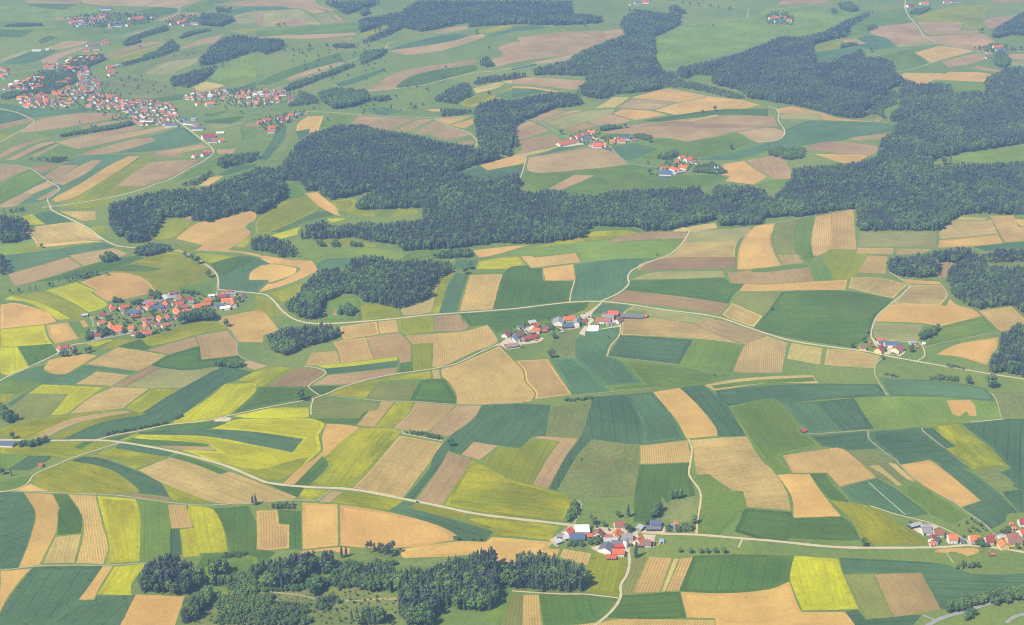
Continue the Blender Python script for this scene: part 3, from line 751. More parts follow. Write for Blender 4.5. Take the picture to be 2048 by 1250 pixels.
# tile | broadleaf share | height | stand description | outline of the visible canopy
FORESTS = """
41|.12|28|the dark stand right of the bright rape field, bottom left|1040,930 1140,770 1200,730 1350,690 1450,730 1560,800 1600,900 1590,950 1470,1015 1260,1010 1040,1000
41|.15|27|the small dark stand behind the young plantation, bottom left|1600,740 1700,720 1810,750 1830,830 1790,870 1600,870
41|.3|19|the dark young trees behind the plantation, bottom left|1590,900 1640,850 1830,860 1800,950 1640,960
41|.95|8|the loose young trees on the clearing at the bottom|1640,1100 1700,1010 1850,1030 2150,1010 2100,1130 1800,1180
42|.7|11|the scrubby young trees at the bottom left of the clearing|0,1260 20,1150 180,1110 330,1120 420,1180 420,1260
42|.9|8|the light scrub in front of the dark slab of spruces|-150,960 -100,900 0,930 180,960 380,940 360,985 150,990 0,1000
42|.5|17|the young trees behind the dark slab of spruces|-60,850 -40,760 60,730 80,800 0,880
42|1|9|the light green bushes right of the pine clump|880,790 900,740 1090,745 1130,770 1000,800
42|.5|8|the saplings along the pond edge|120,345 130,300 300,305 320,350
41|1|5|the garden trees beside the rape field|1720,730 1740,685 1920,675 1930,700 1880,730
41|.6|21|the mixed strip beside the tan field at the bottom|1370,1255 1440,1050 1600,930 1660,950 1640,1090 1500,1255
41|.9|9|the young light green plantation at the bottom|1770,940 1800,860 2000,810 2000,1050 1820,1020
41|.75|6|the young thicket on the clearing at the bottom edge|1640,1255 1700,1180 2000,1040 2420,1080 2400,1180 2300,1255
42|.12|28|the dark slab of spruces below the wide tan field|20,960 100,740 300,690 600,670 650,720 640,800 560,870 480,850 300,960 150,980
42|1|17|the light green wedge of trees at the clearing|390,1010 400,900 480,840 560,870 540,950 470,1030
42|.95|16|the light green young wood left of the tall spruces|560,960 560,880 650,790 740,730 850,760 800,880 640,960
42|.3|25|the tall bare-trunked row above the forest clearing|770,960 800,870 860,770 1150,790 1120,1010 950,990 860,1000
42|.1|28|the big spruce wood at the bottom centre|1110,1190 1120,800 1390,790 1490,720 1660,710 1700,660 1860,660 1890,800 1870,930 1900,1010 1840,1150 1640,1140 1560,1130 1500,1100 1440,1130 1400,1200 1380,1255 1180,1255
42|0P|23|the bare-trunked pine clump on the edge of the tan field|740,710 760,645 860,640 870,600 1090,600 1090,730 1000,740 870,700
42|.8|9|the round bushes beside the forest track|440,1120 480,1050 600,1010 670,1080 560,1130 480,1145
42|.1|25|the spruce clump at the bottom edge of the clearing|720,1255 730,1130 800,1095 1000,1110 1010,1190 980,1255
42|1|16|the leafy trees beside the bottom spruce clump|980,1240 1090,1180 1100,1255 980,1260
43|.15|28|the dense spruce block left of the hamlet meadow|-120,940 -100,830 0,760 80,670 220,680 340,690 370,740 450,745 560,770 590,810 580,990 440,1000 200,995 0,970
24|.15|24|the dark wood left of the brown clearing|930,880 940,790 1200,770 1330,740 1580,715 1620,760 1480,850 1330,840 1320,950 1180,965 1030,950 940,920
24|.3|21|the wood at the right edge beyond the tan fields|1370,960 1450,850 1600,750 1700,780 1720,860 2010,860 2010,1260 1900,1175 1640,1210 1550,1180 1430,1090 1420,1020
24|0P|24|the bare-trunked pine belt near the right edge|1700,850 1710,770 1800,735 2010,735 2010,840 1720,855
34|.12|25|the dark spruce wood at the right edge beside the road|1720,490 1730,400 1790,300 1820,200 1950,95 2010,90 2010,530 1860,500
34|1|16|the rounded grove above the yellow farm|1170,235 1210,140 1330,100 1345,150 1290,200 1210,240
32|.55|20|the oval grove left of the striped fields|55,190 120,170 240,120 380,115 520,100 640,120 660,190 600,240 430,280 220,365 120,320
Z4|1|17|the dense dark grove at the village edge|1160,500 1190,400 1250,340 1400,300 1560,290 1640,310 1660,460 1500,460 1280,490 1170,510
22|.35|22|the wooded knoll in the middle left|200,1150 300,1090 400,980 500,890 600,880 680,880 760,800 870,780 950,780 1060,820 1300,810 1520,820 1545,900 1380,1000 1360,1110 1140,1210 1060,1190 940,1170 850,1160 770,1090 640,1100 560,1140 500,1200 520,1280 400,1290 280,1255
22|.95|13|the small grove at the field track below the knoll|640,1250 660,1180 730,1170 800,1220 740,1265
22|.2|23|the wooded hill in the upper middle|200,70 300,-80 420,-170 650,-240 830,-245 960,-210 1200,-170 1560,-90 1900,-40 1985,0 1960,20 1700,85 1530,150 1600,190 1650,195 1500,250 960,300 850,290 740,330 590,355 500,310 480,280 390,290 330,210 230,200 0,200 -50,130 0,90 150,95
22|.3|23|the long forest belt across the middle|770,430 770,370 830,310 950,245 1450,180 1600,130 1700,170 1800,180 1840,155 2040,140 2075,200 2040,285 2240,265 2400,280 2640,315 2800,270 3000,262 3300,245 3470,240 3500,300 3560,300 3580,235 3700,220 3950,250 4000,300 4150,380 4235,420 4200,480 3950,500 3940,545 3620,560 3600,505 3370,555 3250,590 3020,600 2990,570 2700,560 2600,555 2560,650 2300,685 2090,700 1900,690 1570,735 1270,745 1150,755 1090,700 950,690 740,650 500,665 330,660 330,590 400,540 520,505 600,548 830,520 1100,518 1300,500 1310,415 1080,422 960,430
24|.45|21|the joint between the long belt and the right forest|40,330 110,250 190,170 330,200 420,330 330,470 230,492 130,470 60,440
24|.3|23|the broad forest on the right|150,240 200,100 330,80 600,65 740,30 860,0 880,-130 1000,-200 1090,-220 940,-270 930,-310 1010,-370 1060,-420 1000,-450 1020,-520 1050,-610 1180,-560 1280,-570 1420,-560 1450,-490 1640,-510 1700,-470 1690,-600 1750,-630 1870,-690 2020,-695 2020,-90 1500,-10 1290,35 1250,90 1470,60 1760,60 2020,40 2020,470 1720,465 1560,465 1450,500 1330,595 700,600 680,430 500,440 380,470 210,495 190,440 240,400 200,340 160,290
14|.12|24|the dark forest on the upper right|-750,540 -600,500 -400,460 -200,405 0,325 100,280 300,280 420,250 520,200 620,150 750,100 880,55 900,75 700,170 640,200 600,290 420,330 340,360 370,420 360,490 480,480 720,380 760,440 870,440 985,470 990,560 1050,600 1060,670 960,690 880,780 740,880 740,920 660,930 540,910 400,870 180,820 -160,770 -220,710 -450,660 -390,600 -580,585 -640,620 -720,590
14|.2|22|the dark wood in the top right corner|1740,290 1760,230 1850,170 1990,90 2020,90 2020,280 1900,275 1780,300
14|.9|15|the grove below the red farm at the right edge|1760,500 1770,420 1830,390 1890,440 1890,500 1850,540 1790,520
13|.4|21|the forest wedge in the upper middle right|0,610 0,580 150,550 200,520 450,460 480,430 550,390 740,320 900,260 850,210 840,170 870,130 960,70 1080,80 1240,100 1220,40 1290,35 1320,60 1420,90 1400,110 1250,110 1330,140 1290,210 1110,290 1120,430 1170,540 1250,600 1150,690 1040,720 830,740 690,780 600,770 480,720 560,640 600,615 780,610 400,590 150,590
13|.2|22|the forest tongue left of the tan hilltop fields|-550,910 -540,880 -300,860 -250,800 -130,765 0,780 200,735 330,715 500,720 590,790 520,830 320,850 130,930 10,1000 40,1080 60,1140 0,1160 -20,1230 -250,1160 -280,1080 -290,900
12|.4|20|the small wood beside the pale rape field|1350,770 1420,740 1540,660 1660,640 1700,740 1600,790 1550,820 1440,800 1360,800
12|.3|20|the dark strip wood in the upper middle|1690,670 1720,600 1800,590 2050,560 2180,560 2150,600 1900,640
12|.9|18|the riverside wood in the valley|490,750 500,710 620,680 780,690 850,690 870,710 880,790 780,830 600,860 580,820 520,810
12|.9|15|the riverside trees in the valley meadow|880,780 900,750 1140,735 1140,760 950,800
12|.6|15|the wooded dip above the tan fields|1190,860 1240,810 1320,850 1440,880 1450,915 1690,890 1690,850 1500,840
12|.35|21|the wood at the top edge|470,0 1080,0 900,50 700,120 640,90 620,70
12|.25|22|the large dark forest at the top|800,150 880,130 1040,100 1140,90 1150,60 1250,10 1350,0 2000,0 2510,0 2450,50 2480,100 2600,110 2720,120 2740,150 2670,185 2350,200 2000,190 1660,215 1650,180 1400,230 1280,250 1150,220 950,310 810,360 830,310 1080,190 1000,190 810,260
12|1|18|the round clump below the top forest|810,120 805,75 850,55 900,80 890,110 840,130
11|.35|20|the wood above the valley villages|1530,490 1570,440 1640,360 1750,290 1830,265 2000,290 2200,300 2240,370 2080,430 2000,400 1850,450 1700,500 1560,520
11|.35|20|the lower wood above the valley villages|1290,670 1350,590 1450,560 1640,510 1880,460 1860,495 1680,540 1670,560 1590,630 1470,690 1350,680
11|.7|20|the rounded wood at the top left|1550,150 1580,100 1680,100 1800,110 1850,160 1720,210 1570,200
11|.7|18|the small wood at the top left|1690,50 1820,50 1800,100 1680,100
21|.3|22|the dark forest left of the middle|850,380 950,340 1150,290 1400,260 1540,250 1640,240 1800,170 2000,100 2150,100 2220,200 2260,300 2130,400 2030,470 1920,440 1780,480 1620,530 1500,520 1560,450 1430,490 1280,490 1220,590 1170,660 1140,690 1000,690 980,640 930,650 850,580
21|.7|17|the tree belt beside the country road|1050,790 1050,720 1160,680 1300,670 1350,720 1370,745 1130,800
21|.6|14|the hedge wood above the left forest|1400,220 1530,180 1640,110 1720,110 1640,170 1540,240 1420,250
21|.8|17|the leafy wood below the valley village|1680,90 1700,30 1770,-10 1900,-20 2000,-30 2050,0 1960,60 1800,90 1740,110
21|.15|22|the dark wood at the left edge|0,690 0,460 100,470 200,500 240,560 200,660 100,690
21|.3|15|the narrow belt at the left edge|0,460 0,420 150,400 310,405 320,430 100,455
21|.2|20|the wood sliver at the left edge|0,950 0,750 40,800 60,930
21|.7|16|the long hedge above the bright rape field|0,1110 60,1040 330,1000 580,930 700,890 800,900 790,940 600,980 340,1050 50,1090
21|.3|16|the dark copse among the striped fields|215,50 220,10 280,20 520,0 530,40 440,65 250,55
21|.9|13|the field copse on the tan field|760,840 790,790 860,770 930,800 930,825 800,850
22|.2|20|the spruce grove left of the knoll|-60,740 -40,640 60,615 200,650 280,670 300,720 340,800 200,805 100,770
22|1|11|the bushes at the valley brook|470,720 480,670 530,680 560,720
22|1|11|the middle bushes at the valley brook|590,720 600,670 650,680 650,725
22|1|11|the right bushes at the valley brook|720,720 740,680 830,690 830,722
22|.9|12|the tree line behind the knoll|1320,810 1400,780 1530,750 1680,740 1700,800 1500,810
31|1|15|the leafy wood at the left edge|0,870 0,720 60,760 100,810 160,810 150,860 60,890
31|1|14|the tree belt below the small farm on the left|450,370 460,320 600,300 720,280 780,310 720,340 520,370
31|1|6|the roadside hedge on the left|780,985 860,950 1300,875 1300,890 870,975 790,990
31|1|5|the short hedge above the rape field|1350,870 1400,820 1460,815 1400,850
31|1|10|the tree belt at the road on the left edge|110,1070 150,1040 380,995 380,1030 250,1070
31|1|9|the bushes above the dark field|1680,440 1690,400 1750,385 1800,420 1890,405 1900,450 1820,455
32|1|7|the hedge at the farm track|1150,960 1200,940 1340,960 1470,1000 1450,1015
33|1|5|the low shrub strip between the green fields|400,720 420,690 540,690 620,675 620,700 500,715
43|.9|17|the trees behind the solar barn meadow|1220,270 1230,200 1300,190 1360,200 1380,240 1290,275
43|.9|17|the trees left of the solar barn meadow|1075,425 1100,300 1150,280 1180,340 1120,425
43|1|10|the hedge beside the rape field|410,435 450,340 490,285 530,340 470,445
43|1|9|the garden trees by the road junction|1240,525 1260,490 1380,460 1430,480 1420,525
44|.6|11|the hedge below the dirt heap|1460,815 1470,760 1600,755 1680,790 1640,825
44|.9|13|the roadside wood in the bottom right corner|1340,1150 1450,1080 1600,1030 1700,1000 1950,960 2010,960 2010,1060 1750,1110 1720,1080 1560,1130 1400,1170
44|.9|12|the clump at the road in the bottom right corner|1510,1230 1550,1150 1660,1130 1610,1200
34|1|5|the hedge in the green valley on the right|860,505 950,490 1030,520 1180,530 1010,530
34|1|6|the bushes in the green valley on the right|1220,540 1330,510 1480,525 1510,565 1320,550
34|1|5|the bush strip above the country road on the right|1390,445 1410,415 1540,455 1530,468
12|.3|18|the conifer clump beside the far tan field|1740,510 1740,480 1800,430 1850,480 1860,520 1790,530
12|1|13|the upper hedge at the far track|810,445 850,405 1020,385 1020,420 820,515
12|1|12|the long hedge along the far road|210,700 280,655 400,615 600,550 770,490 770,520 560,605 330,690 230,720
12|1|12|the far round trees in a row|590,375 600,350 700,345 780,350 780,375 700,380
12|1|14|the hedge beside the far terrace|140,210 150,185 230,175 240,205
11|1|12|the long hedge in the upper left|950,500 1100,450 1240,390 1340,310 1400,360 1380,400 1200,460 960,520
11|1|12|the hedge below the far road|1010,300 1150,245 1300,200 1310,240 1150,285 1000,330
11|1|10|the far hedge in the upper left|1380,310 1450,260 1600,225 1680,235 1500,275 1420,305
11|1|10|the short far hedge in the upper left|950,345 1000,305 1100,305 1090,335 980,365
11|1|10|the far bushes at the left edge|0,210 120,185 330,185 330,205 130,212
11|1|10|the hedge between far tan fields|380,1080 560,1035 900,975 1050,950 1050,975 900,1010 600,1055 400,1085
14|1|12|the row of trees below the top right farm|1090,110 1150,75 1270,50 1260,80 1190,115
14|.8|14|the trees on the far meadow|490,110 500,60 540,70 545,115
14|.8|15|the top edge trees on the right|560,70 540,20 640,10 740,70 650,100
14|.8|13|the copse left of the striped tan field|765,245 780,205 850,195 860,230
14|.8|10|the bushes in the far dip|560,380 570,345 690,330 700,360 620,370
14|1|14|the grove in the dip right of the teal field|0,1215 10,1150 130,1140 290,1145 290,1170 270,1240 160,1255
Z6|1|10|the trees behind the red farm|530,120 600,70 700,60 810,70 810,100 650,125
Z6|1|10|the trees right of the white farmhouses|930,190 980,155 1080,165 1190,195 1100,245 1000,215
Z6|1|11|the trees left of the twin red farmhouses|1215,445 1240,395 1360,350 1480,355 1440,420 1320,460
Z6|1|9|the trees right of the big solar farm|1600,600 1640,530 1850,480 2030,600 1900,625 1700,600
Z4|1|9|the garden trees in the left village|330,240 345,165 420,165 500,190 480,230
Z4|1|9|the upper garden trees in the left village|560,260 600,200 720,190 740,250 640,250
Z4|1|9|the trees behind the left village|800,130 830,75 920,85 1000,130 960,180 870,170
Z4|1|8|the trees along the upper village edge|1200,100 1230,50 1320,80 1460,90 1500,130 1300,120
Z4|1|9|the trees by the village lane|210,660 220,560 300,540 320,630
Z4|1|9|the front garden trees in the left village|340,640 350,600 520,560 540,610 400,640
Z4|1|10|the trees at the lower village edge|620,680 650,620 880,590 1130,520 1140,545 870,640 700,680
Z4|1|9|the trees at the left end of the village|0,720 20,560 100,590 110,680
Z4|1|10|the round trees right of the village|1650,230 1680,160 1740,180 1740,225
Z3|1|8|the trees beside the left farm|330,330 350,290 420,300 430,340
Z3|1|8|the trees in the farm middle|640,330 660,290 740,320 740,380 690,380
Z1|1|8|the garden trees of the hamlet|280,470 330,370 480,360 520,440 460,470
Z1|1|8|the leafy garden in front of the hamlet|540,450 560,370 650,350 740,360 740,430 640,460
Z2|1|8|the trees at the right-hand hamlet|1190,620 1240,540 1330,470 1340,560 1600,640 1580,650
Z2|1|8|the trees behind the right-hand farm|1620,400 1680,300 1830,280 1840,370 1720,400
13|.8|9|the young belt above the tan hilltop fields|1230,650 1400,640 1600,690 1810,740 1830,775 1700,768 1500,720 1300,685 1210,685
13|.5|14|the wooded valley between the two far forests|1040,720 1150,640 1180,550 1260,540 1300,600 1380,620 1360,650 1250,660 1190,690
42|.8|4:8|the sparse scrub all over the bottom clearing|-500,1250 -350,1050 -150,970 100,960 400,1000 560,985 760,950 900,1010 1100,1045 1100,1255
42|.9|10|the pale young trees below the pine clump|560,900 700,800 860,790 880,850 800,960 640,970
14|.5|10|the young trees in the upper right clearing|760,900 900,720 990,700 1010,820 900,850 930,940 860,900
Z4|1|6:13|the scattered garden trees of the left village|120,600 200,360 330,230 560,220 800,150 1000,120 1400,110 1700,130 1940,130 1940,230 1600,280 1140,440 900,560 640,600 200,680
Z1|1|6:12|the scattered garden trees of the bottom hamlet|230,250 640,200 1000,170 1500,190 1500,260 1000,260 720,330 560,470 250,470 190,430
Z2|1|5:11|the scattered shrubs of the right hamlet|480,430 1080,400 1600,560 1600,650 1150,600 560,600 460,620
Z3|1|5:11|the scattered shrubs of the double farm|60,420 300,270 700,230 1100,190 1280,210 1150,340 700,430 560,440 540,500 60,470
Z6|1|6:13|the scattered trees of the hilltop farms|180,220 300,130 520,100 640,190 980,190 980,250 700,290 450,300
Z6|1|7:12|the scattered trees of the lower hilltop farm|1230,520 1400,400 1650,400 1700,480 1580,580 1200,650
11|1|7:20|the garden trees of the far town|180,720 340,500 720,500 780,640 1000,760 1400,850 1420,960 1000,990 680,860 180,850
11|1|8:14|the garden trees of the top left hamlet|500,140 800,90 1130,110 1260,120 1150,190 840,215 580,215
11|1|8:13|the trees at the top left farm|1290,160 1400,110 1540,110 1550,190 1300,195
11|1|7:16|the garden trees of the valley hamlet row|1420,740 1800,680 2300,700 2320,800 2000,850 1500,810
12|1|8:14|the garden trees of the middle far hamlet|-20,930 380,850 400,900 250,960 160,1040 60,1040
14|1|8:14|the trees around the farm on the pale pasture|-20,130 30,85 150,85 200,140 200,200 -10,190
14|1|9:14|the trees around the far right farm|1590,380 1700,340 1760,330 1900,360 1960,400 1760,420
11|1|8:42|the loose trees on the left meadow slope|760,570 1000,560 1300,620 1400,700 1200,760 900,740
12|1|9:40|the loose trees of the valley floor|330,830 900,770 1350,800 1200,880 800,890 500,870
12|1|9:48|the loose bushes of the upper far meadows|220,380 900,330 1050,460 900,560 600,640 350,660
11|1|9|the trees of the far valley town|470,560 600,440 800,420 830,470 700,520 500,600
11|1|9|the trees in the left part of the far town|60,690 200,640 330,560 420,560 600,570 600,640 440,700 240,700
11|1|9|the tree belt behind the far new houses|0,770 20,730 250,700 430,690 430,725 200,740 60,780
12|1|11|the trees right of the far village|330,760 340,710 390,730 480,770 480,810 250,840 260,810
"""
# tile u,v(base) height kind  description
SINGLES = """
42 670,725 20 S dark spruce standing alone at the left of the pine clump
42 705,718 18 S slim spruce between the pine clump and the dark slab of spruces
43 905,408 22 S tall dark spruce behind the red-roofed farmhouse of the hamlet
43 965,722 26 S tall dark spruce beside the lane leaving the hamlet
43 830,408 11 B round tree on the garden lawn left of the tall hamlet spruce
43 640,465 13 B round tree on the lawn behind the brown gabled house
43 615,425 9 B small round tree at the corner of the tan plot behind the hamlet
43 720,480 9 B small round tree on the lawn left of the red farmhouse
43 905,528 14 B leafy tree behind the long grey-roofed house
43 1420,458 15 B tree beside the sandy lane at the junction meadow
43 1215,515 13 B dark tree at the left end of the yard garden
43 1048,468 10 B round tree left of the blue solar barn
44 745,632 13 B round roadside tree at the tip of the yellow-green field
43 1310,684 9 B low round tree, leftmost of the row of six by the field
43 1390,690 10 B round tree, second from left in the row of six by the field
43 1470,690 9 B round tree, third from left in the row of six by the field
43 1522,690 9 B round tree, fourth from left in the row of six by the field
43 1585,690 10 B round tree, fifth from left in the row of six by the field
43 1655,690 10 B round tree, rightmost of the row of six by the field
32 345,708 22 B big dark round tree at the fork of the white farm tracks
32 1515,1065 15 B grey-green tree at the right end of the hedge track
33 305,375 19 B round dark tree at the corner of the striped field below the farm
33 330,222 13 B small dark tree on the meadow below the farm
34 1740,605 26 B big round tree beside the road below the dark wood
34 1560,578 17 B loose tree in the valley left of the big round tree
34 1115,330 15 B round dark tree right of the yellow-gabled farm
34 895,386 9 B small tree at the lane mouth below the yellow farm
34 655,295 12 B dark tree at the left end of the yellow farm garden
34 750,258 13 B tree behind the left house of the yellow farm
34 775,185 9 B bush on the green field above the yellow farm
34 905,325 10 B green tree in front of the yellow gable
22 1665,890 18 B bushy tree above the brown striped field
22 1635,930 16 B darker bushy tree left above the brown striped field
21 1450,800 15 B upper round tree on the country road to the village
21 1500,825 16 B middle round tree on the country road to the village
21 1545,850 17 B lower round tree on the country road to the village
21 1632,955 17 B round tree at the bend of the country road
31 1768,128 15 B round tree at the tan field right of the village grove
31 100,1005 12 B round bush above the road at the left edge
41 90,85 13 S dark spruce pair member beside the garden plot on the left
41 15,75 12 B dark tree at the left edge above the green plot
41 1975,310 17 S dark spruce at the pond corner
42 0,310 19 S taller dark spruce at the pond corner
23 1132,788 11 S slim dark tree standing alone on the bright green field
13 1710,1168 15 B lone round tree at the teal field border
13 1075,1112 14 B
12 550,365 14 B lone round tree on the far meadow
12 420,380 19 B broad dark tree on the far meadow
12 1000,560 12 B lone tree at the far green hollow
12 560,945 12 B lone tree on the far meadow above the wooded hill
12 1820,385 12 B
12 1820,745 14 B
12 1720,265 18 B
12 835,895 10 B round tree beside the valley road
13 1585,865 15 B round tree at the edge of the tan hilltop fields
13 1490,885 10 B low bush left of the round hilltop tree
13 885,1000 14 B round tree behind the red farm on the hill
14 1670,255 17 B leafy tree right of the far yellow-green field
14 805,405 16 B tree at the edge of the far forest beside the teal field
14 1975,390 15 B round tree at the right edge beside the red farm
13 380,1050 14 B tree left of the red farm on the hill
13 1080,118 16 B
23 1075,155 17 B broad dark tree left of the big solar farm
23 1060,70 8 B
21 325,725 10 B lone tree at the corner of the far pale field
21 832,940 10 B small tree at the end of the long hedge
33 540,1175 4 B
42 1580,590 6 B
42 1690,590 5 B
42 1755,592 5 B
Z2 100,235 6 B
Z2 1060,235 7 B
Z2 1145,170 5 B
Z2 1185,210 5 B
Z2 1300,280 7 B
Z2 1165,325 6 B
Z2 1100,380 7 B
Z2 1230,355 6 B
Z2 1270,380 5 B
Z2 930,270 4 B
Z2 1240,245 4 B
Z2 1395,358 4 B
Z2 1340,322 4 B
Z2 590,550 7 B
Z2 710,500 7 B
Z2 1930,660 9 B
Z2 1640,590 9 B
Z4 410,340 8 B
Z4 870,385 13 B
Z4 540,490 10 B
Z4 500,530 9 B
Z4 300,450 11 B
Z4 1975,220 14 B
Z4 150,450 8 B
Z4 1020,475 9 B
Z3 745,500 9 B
Z3 670,245 6 B
Z3 885,205 8 B
Z3 1140,320 6 B
Z3 1440,490 5 B
13 1330,32 13 B
13 1390,38 13 B
13 1455,44 13 B
13 1548,55 15 B
13 1610,62 13 B
13 570,215 14 B
13 1570,210 12 B
13 920,95 13 B
13 1700,85 18 B
12 215,400 14 B
12 290,395 11 B
12 690,380 12 B
12 620,375 12 B
12 1480,530 9 B
12 1455,610 13 B
12 1250,680 14 B
12 1180,690 13 B
12 1340,715 14 B
12 860,620 9 B
11 1095,375 11 B
11 1360,440 9 B
11 1465,435 8 B
11 1510,425 8 B
11 985,130 18 B
11 930,120 12 B
11 720,1005 11 B
11 748,1003 11 B
11 1765,855 10 B
11 1885,890 12 B
11 625,970 15 S
14 1960,745 14 B
14 1040,425 9 B
14 70,1175 14 B
34 30,0 8 B
33 1580,515 5 B
"""
